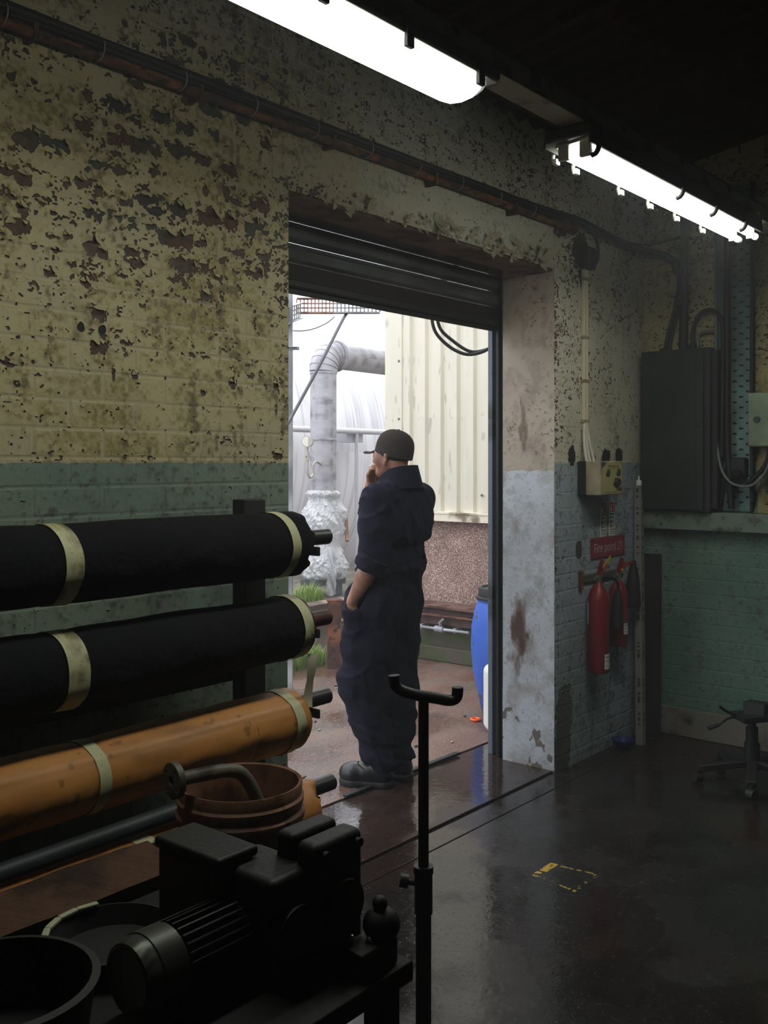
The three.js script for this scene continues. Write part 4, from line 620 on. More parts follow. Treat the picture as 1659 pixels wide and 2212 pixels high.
    const so = blend([capsule(p(-0.03, 0.018), p(0.04, 0.018), 0.052, 0.046), capsule(p(0.04, 0.018), p(L * 0.7, 0.018), 0.046, 0.055), capsule(p(L * 0.7, 0.018), p(L * 0.88, 0.018), 0.055, 0.042)], 0.02);
    return [(x, y, z) => Math.max(up(x, y, z), 0.03 - y), (x, y, z) => Math.max(so(x, y, z), y - 0.034, 0.0 - y, -Math.max(y - 0.012, Math.abs((x - an[0]) * d.x + (z - an[2]) * d.z - 0.055) - 0.018))]; };
  for (const [an, toe, lace] of [[anL, [-0.165, 0, 0.035], 1], [anR, [-0.03, 0, -0.16], 0]]) {
    const [f, s] = bootF(an, toe), lo = [Math.min(an[0], toe[0]) - 0.1, -0.01, Math.min(an[2], toe[2]) - 0.1], hi = [Math.max(an[0], toe[0]) + 0.1, 0.28, Math.max(an[2], toe[2]) + 0.1];
    const b = part('boot', nets(f, lo, hi, 0.0045), boot, t); part('sole', nets(s, lo, hi, 0.0045), sole, b);
    if (lace) { const lg = []; for (let i = 0; i < 4; i++) { const u = i / 3, x = mix(-0.075, -0.02, u), y = mix(0.112, 0.165, u); lg.push(tube([[x + 0.012, y - 0.012, 0.112], [x - 0.012, y + 0.004, 0.09], [x - 0.014, y + 0.006, 0.06], [x + 0.006, y - 0.008, 0.03]], 0.0035, 12, 6)); } part('laces', lg, mat(0x2a2a2e, 0.7), b); }
  }
  const q = new THREE.Matrix4().makeRotationY(turn).setPosition(3.79, 0, -0.615), e0 = V(-0.042, 1.6, -0.018).applyMatrix4(q), e1 = V(-0.02, 1.606, -0.012).applyMatrix4(q);
  solo('cigarette', rod(e0.toArray(), e1.toArray(), 0.004, 10), mat(0xf0eee8, 0.8), 'white cigarette held at the lips of the man', 'cigarette');
}
// ---------- lights ----------
M.white = mat(0xdedfd8, 0.45); M.cream = mat(0xb9ab8e, 0.6, { map: T.mottle, mapScale: 2 }); M.darkGrey = mat(0x333437, 0.6, { map: T.mottle });
{
  const t = thing('lighting_trunking', 'dark steel trunking carrying both fluorescent fittings under the roof', 'trunking', [0, 2.735, 1.0]);
  part('channel', box(-2.9, 5.55, 0, 0.062, -0.03, 0.065, 0.003), mat(0x8d8676, 0.6, { map: T.grime, mapScale: 2 }), t);
  part('lid', box(-2.9, 5.55, 0.062, 0.07, -0.034, 0.069, 0.002), mat(0x403c35, 0.6), t);
  for (const x of [-1.5, 0.4, 4.95]) part('drop_rod', rod([x, 0.06, 0], [x, 0.66, 0], 0.005), M.darkGrey, t);
  for (const x of [2.55, 3.35]) part('cable_clip', box(x - 0.02, x + 0.02, 0.01, 0.075, 0.064, 0.075, 0.003), M.darkGrey, t);
}
{ // closed fitting, lit diffuser
  const x0 = 0.77, x1 = 2.31, t = thing('fluorescent_light', 'long closed fluorescent fitting with a glowing white diffuser, nearest the camera', 'light', [0, 0, 0]);
  part('housing', box(x0 - 0.02, x1 + 0.02, 2.695, 2.735, 0.915, 1.09, 0.012), mat(0x55544e, 0.6), t);
  const sec = [[-0.082, 0.055], [-0.08, 0.03], [-0.066, 0.008], [-0.04, -0.008], [0, -0.013], [0.04, -0.008], [0.066, 0.008], [0.08, 0.03], [0.082, 0.055]], st = [[0, 0.1, 0.035], [0.02, 0.55, 0.02], [0.05, 0.86, 0.007], [0.1, 1, 0], [1.44, 1, 0], [1.49, 0.86, 0.007], [1.52, 0.55, 0.02], [1.54, 0.1, 0.035]];
  const skin = (rows) => { const P = [], I = []; for (const [s, k, l] of rows) for (const [z, y] of sec) P.push(x0 + s, 2.645 + Math.max(y * k, -0.02) + l, 1.003 + z * Math.sqrt(k)); const n = sec.length; for (let i = 0; i < rows.length - 1; i++) for (let j = 0; j < n - 1; j++) { const a = i * n + j; I.push(a, a + n, a + 1, a + 1, a + n, a + n + 1); } const g = new THREE.BufferGeometry(); g.setAttribute('position', new THREE.BufferAttribute(new Float32Array(P), 3)); g.setIndex(I); g.computeVertexNormals(); return g; };
  const lit = new THREE.MeshStandardMaterial({ color: 0xf2f4ee, roughness: 0.3, emissive: FLUO, emissiveIntensity: 5, side: THREE.DoubleSide }), dim = new THREE.MeshStandardMaterial({ color: 0xe8eae2, roughness: 0.25, emissive: FLUO, emissiveIntensity: 0.3, side: THREE.DoubleSide });
  part('diffuser', skin([[0.06, 0.9, 0.005], ...st.slice(3, 5), [1.485, 0.92, 0.004]]), lit, t); part('diffuser_end', skin(st.slice(0, 3).concat([[0.06, 0.9, 0.005]])), dim, t); part('diffuser_end', skin([[1.485, 0.92, 0.004]].concat(st.slice(5))), dim, t);
  part('gasket', box(x0 - 0.005, x1 + 0.005, 2.688, 2.7, 0.918, 1.088, 0.004), M.white, t);
  for (const x of [1.27, 1.6, 1.91, 2.225]) part('clip', box(x - 0.014, x + 0.014, 2.655, 2.72, 1.082, 1.096, 0.003), M.black, t);
  lampLight('diffuser_lamp', (x0 + x1) / 2, 2.612, 1.003, 1.4, 0.14, LAMP * 0.6);
}
{ // open fitting, cover missing
  const x0 = 2.86, x1 = 4.48, t = thing('fluorescent_light', 'open twin-tube fluorescent fitting without its cover, further along the trunking', 'light', [0, 0, 0]);
  part('housing', [box(x0, x1, 2.69, 2.735, 0.91, 1.09, 0.01), box(x0, x1, 2.662, 2.695, 1.078, 1.09, 0.003), box(x0, x1, 2.672, 2.695, 0.91, 0.918, 0.003)], mat(0x3b3b38, 0.6), t);
  part('reflector', prism([[x0 + 0.05, 0.93], [x1 - 0.02, 0.925], [x1 - 0.02, 1.076], [x0 + 0.02, 1.076]], 0.006, 0.001).rotateX(Math.PI / 2).translate(0, 2.69, 0), M.white, t);
  const glow = new THREE.MeshStandardMaterial({ color: 0xffffff, emissive: FLUO, emissiveIntensity: 14 });
  for (const z of [0.962, 1.042]) { part('tube', rod([x0 + 0.07, 2.655, z], [x1 + 0.04, 2.655, z], 0.014, 18), glow, t); part('tube_cap', [rod([x0 + 0.05, 2.655, z], [x0 + 0.072, 2.655, z], 0.0145, 18), rod([x1 + 0.038, 2.655, z], [x1 + 0.06, 2.655, z], 0.0145, 18)], M.white, t); part('tube_holder', box(x0 + 0.042, x0 + 0.058, 2.635, 2.695, z - 0.02, z + 0.02, 0.003), M.white, t); part('tube_holder', box(x1 - 0.03, x1 - 0.018, 2.635, 2.695, z - 0.018, z + 0.018, 0.003), M.white, t); }
  for (const x of [2.9, 3.58, 3.915, 4.25]) part('closed_clip', tube([[x, 2.72, 1.094], [x, 2.66, 1.096], [x, 2.635, 1.085], [x, 2.63, 1.068]], 0.009, 14, 8), M.black, t);
  for (const x of [2.95, 3.09, 3.44, 3.7, 3.96, 4.24]) part('open_clip', [tube([[x, 2.695, 0.906], [x, 2.672, 0.896], [x, 2.65, 0.9], [x, 2.645, 0.912]], 0.007, 12, 8), box(x - 0.013, x + 0.013, 2.64, 2.66, 0.9, 0.916, 0.002)], M.white, t);
  part('hinge_wire', tube([[4.36, 2.69, 1.09], [4.38, 2.73, 1.1], [4.41, 2.72, 1.1], [4.4, 2.69, 1.092]], 0.002, 12, 6), M.white, t);
  lampLight('tube_lamp', (x0 + x1) / 2 + 0.02, 2.632, 1.0, 1.5, 0.13, LAMP * 1.0);
}
// ---------- pipe and cables along the wall ----------
{
  const t = thing('rusty_pipe', 'thin rusty pipe clipped high along the brick wall over the doorway', 'pipe', [0, 0, 0]);
  part('pipe', tube([[-2.8, 2.842, 0.045], [0, 2.842, 0.045], [2, 2.85, 0.045], [3.5, 2.858, 0.045], [4.6, 2.862, 0.045]], 0.0165, 60, 12), M.rust, t);
  part('flange', rod([4.5, 2.862, 0.045], [4.54, 2.862, 0.045], 0.036, 20), M.rust, t); part('end_cap', rod([4.6, 2.862, 0.045], [4.64, 2.863, 0.045], 0.028, 20), M.rust, t);
  part('spigot', rod([4.52, 2.87, 0.045], [4.52, 2.81, 0.045], 0.022, 16), M.rust, t);
  for (const x of [1.5, 2.1, 2.75, 3.4, 4.05]) part('clip', [box(x - 0.008, x + 0.008, 2.825, 2.885, 0.0, 0.065, 0.002)], M.rust, t);
  const c = thing('cable_bundle', 'bundle of black cables tied along the top of the rusty pipe', 'cable', [0, 0, 0]);
  const run = (dy, dz, w) => { const p = []; for (let x = -2.8; x < 4.5; x += 0.35) p.push([x, 2.872 + dy + 0.006 * (n2(x * 3 + w, w) - 0.5) + 0.004 * x, 0.05 + dz]); return p; };
  const tail1 = [[4.66, 2.9, 0.05], [4.84, 2.885, 0.06], [5.1, 2.87, 0.06], [5.36, 2.86, 0.07], [5.48, 2.85, 0.11], [5.545, 2.82, 0.19], [5.555, 2.72, 0.235], [5.552, 2.55, 0.22], [5.548, 2.4, 0.18], [5.54, 2.27, 0.155]], tail2 = tail1.map(([x, y, z], i) => [x - (i > 5 ? 0.0 : 0.02), y + 0.022, z + (i > 5 ? 0.03 : 0.012)]);
  part('cable', tube([...run(0, 0, 1), ...tail1], 0.012, 160, 10), M.black, c); part('cable', tube([...run(0.006, 0.02, 4), ...tail2], 0.011, 160, 10), M.black, c);
  part('cable', tube([...run(0.02, 0.006, 7), [4.7, 2.93, 0.05], [4.95, 2.91, 0.05], [5.2, 2.9, 0.05], [5.4, 2.905, 0.08], [5.5, 2.93, 0.18], [5.54, 2.96, 0.27], [5.55, 3.05, 0.29]], 0.008, 160, 8), M.black, c);
  for (let x = 1.4; x < 4.5; x += 0.31) part('cable_tie', new THREE.TorusGeometry(0.034, 0.0022, 5, 20).rotateY(Math.PI / 2).translate(x, 2.866 + 0.004 * x - 0.006, 0.052), mat(0x8f9090, 0.5), c);
}
// ---------- things on the pier ----------
{
  const t = thing('conduit', 'slim pale plastic conduit running down the pier to the switch box', 'conduit', [4.83, 0, 0]);
  part('trunk', box(-0.022, 0.002, 1.8, 2.72, 0, 0.02, 0.003), mat(0xd8cdb4, 0.5), t); part('cable', rod([0.016, 1.8, 0.012], [0.016, 2.72, 0.012], 0.009), mat(0xcfc3a8, 0.5), t);
  for (const [i, x] of [[0, -0.05], [1, -0.015], [2, 0.03]]) part('lead', tube([[-0.012 + i * 0.012, 1.85, 0.012], [x * 0.6, 1.76, 0.02], [x, 1.66, 0.04], [x, 1.62, 0.05]], 0.0095), mat(0xc9c3b2, 0.5), t);
  for (const y of [2.62, 2.3, 2.06, 1.84]) part('saddle', box(-0.032, 0.034, y, y + 0.018, 0, 0.022, 0.003), M.cream, t);
  const j = thing('junction_box', 'black taped junction where the conduit meets the cable bundle', 'junction box', [4.83, 2.74, 0.03]);
  part('box', boxUV(new RoundedBoxGeometry(0.085, 0.12, 0.06, 3, 0.014)), M.black, j); part('drop_lead', tube([[0.03, 0.12, 0.02], [0.05, 0.08, 0.03], [0.04, 0.0, 0.035], [0.02, -0.06, 0.02]], 0.009), M.black, j);
}
{ // isolator with a printed face
  const face = canvasTexture(256, 320, (x, w, h) => {
    x.fillStyle = '#a9a06c'; x.fillRect(0, 0, w, h); x.fillStyle = '#2b2f66'; x.beginPath(); x.moveTo(0, 0); x.lineTo(56, 0); x.lineTo(0, 62); x.fill();
    x.fillStyle = '#4a4636'; for (let i = 0; i < 7; i++) x.fillRect(84 + i * 19, 24, 12 - (i % 3) * 2, 22); x.fillRect(84, 56, 130, 4);
    for (const [cx, cy] of [[76, 124], [210, 118]]) { x.fillStyle = '#2c3b2c'; x.beginPath(); x.arc(cx, cy, 26, 0, 7); x.fill(); } x.fillStyle = '#2a2020'; x.beginPath(); x.arc(176, 228, 30, 0, 7); x.fill(); x.beginPath(); x.moveTo(w, h - 70); x.lineTo(w, h - 20); x.lineTo(200, h - 20); x.fill(); x.fillRect(40, h - 14, 150, 4);
  });
  const t = thing('switch_box', 'beige wall switch box with two round indicators on the pier', 'switch box', [4.86, 1.445, 0]);
  part('back_box', box(-0.1, 0.17, 0.0, 0.185, 0, 0.05, 0.006), M.black, t); part('cover', box(-0.1, 0.165, 0.0, 0.185, 0.05, 0.14, 0.006), M.cream, t);
  part('face_plate', planeAt(0.235, 0.165, 0.032, 0.0925, 0.1408), new THREE.MeshStandardMaterial({ map: face, roughness: 0.5 }), t);
  for (const [x, y] of [[-0.013, 0.123], [0.11, 0.126]]) part('indicator', new THREE.SphereGeometry(0.019, 18, 12).scale(1, 1, 0.4).translate(x, y, 0.142), mat(0x324032, 0.35), t);
  part('knob', [rod([0.079, 0.07, 0.14], [0.079, 0.07, 0.162], 0.024, 20, 0.02)], mat(0x2a1f1f, 0.5), t);
}
{ // signs
  const strip = canvasTexture(128, 512, (x, w, h) => {
    x.fillStyle = '#cfd0c8'; x.fillRect(0, 0, w, h); x.fillStyle = '#b01f2c'; x.fillRect(8, 8, w - 16, 152); x.fillStyle = '#e8e8e8'; x.fillRect(24, 96, 26, 52); x.beginPath(); x.arc(37, 92, 13, 0, 7); x.fill(); x.fillRect(30, 50, 26, 12); x.save(); x.translate(98, 146); x.rotate(-Math.PI / 2); for (let i = 0; i < 9; i++) x.fillRect(i * 13, -18 + (i % 3) * 3, 8, 16 - (i % 2) * 4); x.restore();
    x.fillStyle = '#151515'; x.fillRect(8, 176, w - 16, 20); for (let i = 0; i < 3; i++) { const y = 214 + i * 66; x.fillStyle = ['#5a5a58', '#1f5a3c', '#7a2a26'][i]; x.fillRect(12, y, 36, 44); x.fillStyle = '#333'; for (let k = 0; k < 4; k++) x.fillRect(56, y + 2 + k * 11, 58 - (k % 2) * 14, 5); }
    x.fillStyle = '#151515'; x.fillRect(8, 414, w - 16, 12); x.strokeStyle = '#333'; x.lineWidth = 5; x.beginPath(); x.arc(38, 468, 22, 0, 7); x.stroke(); for (let k = 0; k < 4; k++) x.fillRect(70, 446 + k * 13, 46, 4);
  });
  const m = new THREE.MeshStandardMaterial({ map: strip, roughness: 0.45 });
  for (const [x, l] of [[5.06, 'left of two narrow extinguisher notices above the Fire point sign'], [5.168, 'right of two narrow extinguisher notices above the Fire point sign']]) { const t = thing('extinguisher_notice', l, 'sign', [x, 1.3, 0.0], 0, 'extinguisher notices'); part('panel', box(-0.036, 0.036, -0.1, 0.1, 0, 0.003, 0.001), M.white, t); part('print', planeAt(0.07, 0.196, 0, 0, 0.0035), m, t); }
  const fp = canvasTexture(1024, 288, (x, w, h) => { x.fillStyle = '#8e2b3a'; x.fillRect(0, 0, w, h); x.fillStyle = '#c9bfc0'; x.font = '178px sans-serif'; x.textBaseline = 'middle'; x.fillText('Fire point 21', 66, h / 2 + 4, 900); });
  const t = thing('fire_point_sign', 'red wall sign reading Fire point 21 above the extinguishers', 'sign', [5.113, 1.142, 0]); part('board', box(-0.205, 0.205, -0.057, 0.057, 0, 0.008, 0.002), mat(0x7a2530, 0.5), t); part('print', planeAt(0.406, 0.111, 0, 0, 0.0085), new THREE.MeshStandardMaterial({ map: fp, roughness: 0.4 }), t);
  for (const [x, y] of [[-0.19, 0.043], [0.19, 0.043], [-0.19, -0.043], [0.19, -0.043]]) part('screw', new THREE.SphereGeometry(0.006, 10, 6).scale(1, 1, 0.5).translate(x, y, 0.009), M.darkGrey, t);
}
{ // extinguishers
  const red = mat(0x7c1a20, 0.42), brass = mat(0x8d8778, 0.4, { metalness: 0.7 });
  const caution = canvasTexture(128, 192, (x, w, h) => { x.fillStyle = '#d6d6d2'; x.fillRect(0, 0, w, h); x.fillStyle = '#26262e'; x.font = 'bold 46px sans-serif'; x.fillText('CAUTI', 6, 52, 118); x.font = 'bold 24px sans-serif'; x.fillText('PRESS', 6, 96); x.fillText('STO', 20, 156); });
  const ext = (label, pos, r, h, yellow) => {
    const t = thing('fire_extinguisher', label, 'extinguisher', pos, 0, 'fire extinguishers');
    const body = lathe([[0, 0], [r * 0.9, 0], [r, 0.012], [r, h * 0.78], [r * 0.93, h * 0.85], [r * 0.72, h * 0.92], [r * 0.42, h * 0.97], [r * 0.3, h]], 40); part('cylinder', body, red, t);
    part('valve', [rod([0, h - 0.01, 0], [0, h + 0.04, 0], 0.016, 16), rod([-0.035, h + 0.025, 0], [0.045, h + 0.025, 0], 0.011, 14)], brass, t);
    part('handle', [bar([0.0, h + 0.045, 0.0], [-0.012, h + 0.13, 0.03], 0.022, 0.01, 0.003, [1, 0, 0]), bar([0, h + 0.04, 0], [0.02, h + 0.1, 0.05], 0.02, 0.008, 0.003, [1, 0, 0])], red, t);
    if (yellow) part('safety_tag', bar([0.0, h + 0.08, 0.03], [0.09, h + 0.135, 0.03], 0.004, 0.024), mat(0xb8a428, 0.5), t);
    else part('safety_pin', new THREE.SphereGeometry(0.008, 10, 8).translate(-0.01, h + 0.06, 0.03), mat(0xd8a82a, 0.5), t);
    const lab = new THREE.CylinderGeometry(r + 0.0012, r + 0.0012, h * 0.17, 16, 1, true, -0.5, 0.95).translate(0, yellow ? h * 0.13 : h * 0.27, 0); part('caution_label', lab, new THREE.MeshStandardMaterial({ map: caution, roughness: 0.5, side: THREE.DoubleSide }), t);
    part('side_label', new THREE.CylinderGeometry(r + 0.001, r + 0.001, h * 0.24, 10, 1, true, -2.75, 0.6).translate(0, h * 0.66, 0), mat(0xc4c6c8, 0.5, { side: THREE.DoubleSide }), t);
    return t;
  };
  const a = ext('larger red fire extinguisher with a yellow tag, nearer the doorway', [4.866, 0.475, 0.072], 0.0585, 0.49, true), b = ext('smaller red fire extinguisher with a side hose, nearer the corner', [5.115, 0.585, 0.066], 0.054, 0.37, false);
  part('horn', [rod([0.13, 0.44, 0.03], [0.13, 0.47, 0.03], 0.017, 16), lathe([[0, 0], [0.042, 0], [0.044, 0.02], [0.036, 0.16], [0.02, 0.235], [0, 0.235]], 24).translate(0.13, 0.205, 0.03)].map((g) => g), M.black, b, 'black discharge horn');
  part('swivel_tube', tube([[0.03, 0.395, 0.01], [0.09, 0.4, 0.025], [0.122, 0.398, 0.03], [0.135, 0.37, 0.03], [0.13, 0.32, 0.03], [0.13, 0.26, 0.03]].map(([x, y, z]) => [x, y + 0.06, z]), 0.0095), red, b);
  part('horn', lathe([[0, 0], [0.034, 0], [0.036, 0.02], [0.028, 0.15], [0.014, 0.22], [0, 0.22]], 24).rotateZ(-0.1).translate(0.125, 0.22, 0.045), M.black, a, 'black discharge horn'); part('swivel_tube', tube([[0.03, 0.515, 0], [0.1, 0.51, 0.03], [0.14, 0.48, 0.045], [0.15, 0.43, 0.045]], 0.008), M.black, a);
  const k = thing('extinguisher_bracket', 'grey metal rail holding both fire extinguishers on the pier', 'bracket', [5.0, 0.985, 0]); part('rail', box(-0.2, 0.2, -0.02, 0.02, 0, 0.014, 0.003), brass, k); part('end_plate', box(-0.23, -0.2, -0.055, 0.045, 0, 0.02, 0.003), M.rust, k);
}
{ // the corner: tube, board, bowl
  const t = thing('lamp_tube_sleeve', 'long grey printed cardboard sleeve leaning in the corner', 'tube', [0, 0, 0]);
  const prt = texture(64, 1024, (u, v) => { const a = n2(v * 130, 3) > 0.62 && Math.abs(u - 0.5) < 0.2 && n2(v * 14, 9) > 0.35; return a ? [58, 55, 53] : [122, 119, 115]; });
  const g = new THREE.BoxGeometry(0.042, 1.5, 0.042), A = V(5.25, 0, 0.14), B = V(5.46, 1.47, 0.03), d = B.clone().sub(A).normalize(); g.applyQuaternion(new THREE.Quaternion().setFromUnitVectors(V(0, 1, 0), d)); g.translate(...A.clone().addScaledVector(d, 0.752).toArray()); part('sleeve', g, mat(0xffffff, 0.75, { map: prt }), t);
  const e = A.clone().addScaledVector(d, 1.5), f = A.clone().addScaledVector(d, 1.535), h = A.clone().addScaledVector(d, 1.56); part('tube_end', [rod(e.toArray(), f.toArray(), 0.018), rod(f.toArray(), h.toArray(), 0.005)], M.white, t);
  solo('dark_board', bar([5.475, 0.003, 0.1], [5.545, 1.075, 0.075], 0.115, 0.024, 0.004, [1, 0, 0]), mat(0x1f1d1b, 0.75, { map: T.mottle }), 'black board leaning against the right wall beside the sleeve', 'board');
  const c = thing('blue_bowl', 'small dark blue bowl on the floor under the extinguishers', 'bowl', [5.13, 0, 0.09]); part('bowl', lathe([[0, 0.004], [0.03, 0], [0.05, 0.012], [0.062, 0.04], [0.066, 0.052], [0.06, 0.05], [0.045, 0.016], [0, 0.012]], 30), mat(0x27306e, 0.45), c);
}
// ---------- things on the right wall ----------
{
  const g = mat(0x6f8278, 0.65, { map: T.grime, mapScale: 2, bump: T.fine, bumpScale: 0.001 });
  const b = thing('wall_ledge', 'green painted timber ledge fixed along the right wall under the cabinet', 'ledge', [5.59, 0, 0]); part('timber', box(-0.085, 0, 1.228, 1.336, 0.03, 1.6, 0.005), g, b); for (const [y, z] of [[1.26, 0.15], [1.31, 0.12], [1.315, 0.29], [1.25, 0.62], [1.31, 0.52]]) part('bolt', new THREE.CylinderGeometry(0.009, 0.01, 0.008, 8).rotateZ(Math.PI / 2).translate(-0.088, y, z), mat(0x5a6a62, 0.5, { metalness: 0.4 }), b);
  const cab = mat(0x262e2c, 0.55, { map: T.mottle, bump: T.fine, bumpScale: 0.0006, bumpRep: 2 }), c = thing('metal_cabinet', 'dark grey green metal electrical cabinet standing on the ledge', 'cabinet', [5.59, 1.337, 0.04]);
  part('case', box(-0.12, 0, 0, 0.945, 0.0, 0.42, 0.004), cab, c); const d = part('door', box(-0.138, -0.121, 0.012, 0.93, 0.012, 0.385, 0.004), cab, c); part('panel_rim', [box(-0.141, -0.137, 0.07, 0.076, 0.06, 0.345, 0.001), box(-0.141, -0.137, 0.87, 0.876, 0.06, 0.345, 0.001), box(-0.141, -0.137, 0.07, 0.876, 0.06, 0.066, 0.001), box(-0.141, -0.137, 0.07, 0.876, 0.339, 0.345, 0.001)], cab, d); part('lock', rod([-0.138, 0.5, 0.355], [-0.15, 0.5, 0.355], 0.012, 14), M.black, d); part('gland', [rod([-0.06, 0.94, 0.11], [-0.06, 0.965, 0.11], 0.018), rod([-0.06, 0.94, 0.15], [-0.06, 0.965, 0.15], 0.018), rod([-0.06, 0.94, 0.24], [-0.06, 0.97, 0.24], 0.03), rod([-0.07, 0.94, 0.3], [-0.07, 0.965, 0.3], 0.018)], M.black, c);
  part('side_trunk', box(-0.1, 0, 0.02, 0.93, 0.42, 0.455, 0.003), M.black, c);
}
{ // perforated tray up the wall with cables
  const t = thing('wall_cable_tray', 'teal perforated cable tray fixed upright on the right wall', 'cable tray', [5.59, 0, 0]), m = mat(0x6f8f8c, 0.5, { map: T.mottle, metalness: 0.2 }), s = new THREE.Shape([[0.5, 1.345], [0.66, 1.345], [0.66, 3.2], [0.5, 3.2]].map((p) => new THREE.Vector2(...p)));
  for (let i = 0; i < 30; i++) for (let k = 0; k < 4; k++) { const z = 0.512 + k * 0.038 + 0.002, y = 1.39 + i * 0.06 + (k & 1) * 0.03; const h = new THREE.Path(); h.moveTo(z, y); h.lineTo(z, y + 0.011); h.lineTo(z + 0.024, y + 0.011); h.lineTo(z + 0.024, y); s.holes.push(h); }
  const g = new THREE.ExtrudeGeometry(s, { depth: 0.003, bevelEnabled: false }), p = g.attributes.position; for (let i = 0; i < p.count; i++) p.setXYZ(i, -0.02 - p.getZ(i), p.getY(i), p.getX(i)); g.computeVertexNormals();
  const mm = m.clone(); mm.side = THREE.DoubleSide; part('perforated_sheet', boxUV(g), mm, t); part('backing', box(-0.012, -0.002, 1.345, 3.2, 0.495, 0.665, 0), M.black, t);
  part('flange', box(-0.06, -0.018, 1.345, 3.2, 0.462, 0.466, 0.001), m, t); part('flange', box(-0.06, -0.018, 1.345, 3.2, 0.66, 0.664, 0.001), m, t); part('side_strip', box(-0.022, -0.018, 1.345, 3.2, 0.464, 0.502, 0.001), m, t);
  solo('riser_cable', tube([[5.53, 3.2, 0.535], [5.53, 2.4, 0.535], [5.53, 1.8, 0.535], [5.53, 1.62, 0.545], [5.53, 1.36, 0.56]], 0.019, 40, 12), M.black, 'thick black riser cable running down the middle of the perforated tray', 'cable');
  solo('riser_conduit', tube([[5.54, 3.2, 0.672], [5.54, 2.2, 0.672], [5.54, 1.4, 0.672]], 0.014, 30, 10), M.black, 'black conduit along the right edge of the perforated tray', 'conduit');
  solo('service_pipe', [rod([5.53, 2.3, 0.277], [5.53, 3.1, 0.288], 0.026, 18), rod([5.53, 2.55, 0.28], [5.53, 2.575, 0.28], 0.04, 18)], M.black, 'thick black service pipe rising from the top of the cabinet', 'pipe');
  solo('looped_cable', tube([[5.52, 2.3, 0.34], [5.52, 2.4, 0.342], [5.515, 2.475, 0.375], [5.51, 2.5, 0.44], [5.505, 2.46, 0.5], [5.505, 2.37, 0.52], [5.505, 2.0, 0.518], [5.505, 1.65, 0.515]], 0.0125, 70), M.black, 'black cable arching from the cabinet over to the perforated tray', 'cable');
  const gc = mat(0x6c7272, 0.5); solo('grey_cable', tube([[5.515, 2.8, 0.478], [5.515, 2.2, 0.475], [5.51, 1.95, 0.472], [5.5, 1.72, 0.49], [5.49, 1.58, 0.52], [5.48, 1.51, 0.575], [5.48, 1.49, 0.64], [5.48, 1.5, 0.7], [5.48, 1.56, 0.76], [5.48, 1.66, 0.8]], 0.008, 80), gc, 'thin grey cable hanging in a loop below the control box', 'cable');
  solo('control_lead', tube([[5.49, 1.72, 0.79], [5.485, 1.62, 0.77], [5.48, 1.54, 0.71], [5.49, 1.5, 0.645], [5.51, 1.5, 0.6]], 0.013), M.black, 'black lead curving out from under the control box', 'cable');
  solo('bent_pipe', tube([[5.54, 2.3, 0.36], [5.54, 2.36, 0.365], [5.54, 2.378, 0.39], [5.54, 2.38, 0.46]], 0.008), mat(0x74807c, 0.4, { metalness: 0.5 }), 'small bent grey pipe on top of the cabinet', 'pipe');
  const d = thing('dark_socket', 'black industrial socket mounted at the foot of the perforated tray', 'socket', [5.53, 1.6, 0.605]); part('housing', boxUV(new RoundedBoxGeometry(0.06, 0.1, 0.085, 3, 0.012)), M.black, d); part('hood', rod([-0.02, -0.04, 0.0], [-0.06, -0.075, 0.0], 0.032, 18), M.black, d);
  solo('cable_tails', [tube([[5.53, 1.66, 0.5], [5.52, 1.55, 0.49], [5.53, 1.44, 0.475], [5.54, 1.345, 0.47]], 0.009), tube([[5.53, 1.6, 0.52], [5.525, 1.48, 0.515], [5.53, 1.345, 0.49]], 0.008)], M.black, 'black cable tails fanning out at the foot of the tray', 'cable');
  const bp = thing('mounting_plate', 'yellowed mounting plate behind the control box', 'plate', [5.59, 0, 0]); part('plate', box(-0.012, 0, 1.337, 2.17, 0.69, 1.0, 0.002), mat(0xa79c68, 0.6, { map: T.grime }), bp); for (const y of [1.39, 1.46]) part('screw', new THREE.SphereGeometry(0.006, 8, 6).translate(-0.013, y, 0.74), M.darkGrey, bp);
  const cb = thing('control_box', 'pale green control box with round dials at the right edge', 'control box', [5.578, 1.71, 0.672]); part('case', boxUV(new RoundedBoxGeometry(0.11, 0.3, 0.28, 3, 0.01).translate(-0.055, 0.15, 0.14)), mat(0x9db092, 0.5, { map: T.mottle }), cb); for (const z of [0.052, 0.13]) part('dial', new THREE.CylinderGeometry(0.017, 0.019, 0.012, 24).rotateZ(Math.PI / 2).translate(-0.114, 0.15, z), mat(0x2e3a38, 0.5), cb); part('button', new THREE.CylinderGeometry(0.012, 0.012, 0.012, 20).rotateZ(Math.PI / 2).translate(-0.114, 0.09, 0.18), mat(0x3d7a44, 0.5), cb);
  const jar = thing('plastic_bottle', 'clear plastic bottle hanging below the control box', 'bottle', [5.53, 1.45, 0.745]); part('bottle', lathe([[0, 0], [0.028, 0], [0.032, 0.01], [0.032, 0.15], [0.02, 0.19], [0.013, 0.2], [0.013, 0.235]], 24).rotateX(0.15), mat(0xdfe4e2, 0.08, { transmission: 1, thickness: 0 }), jar);
}
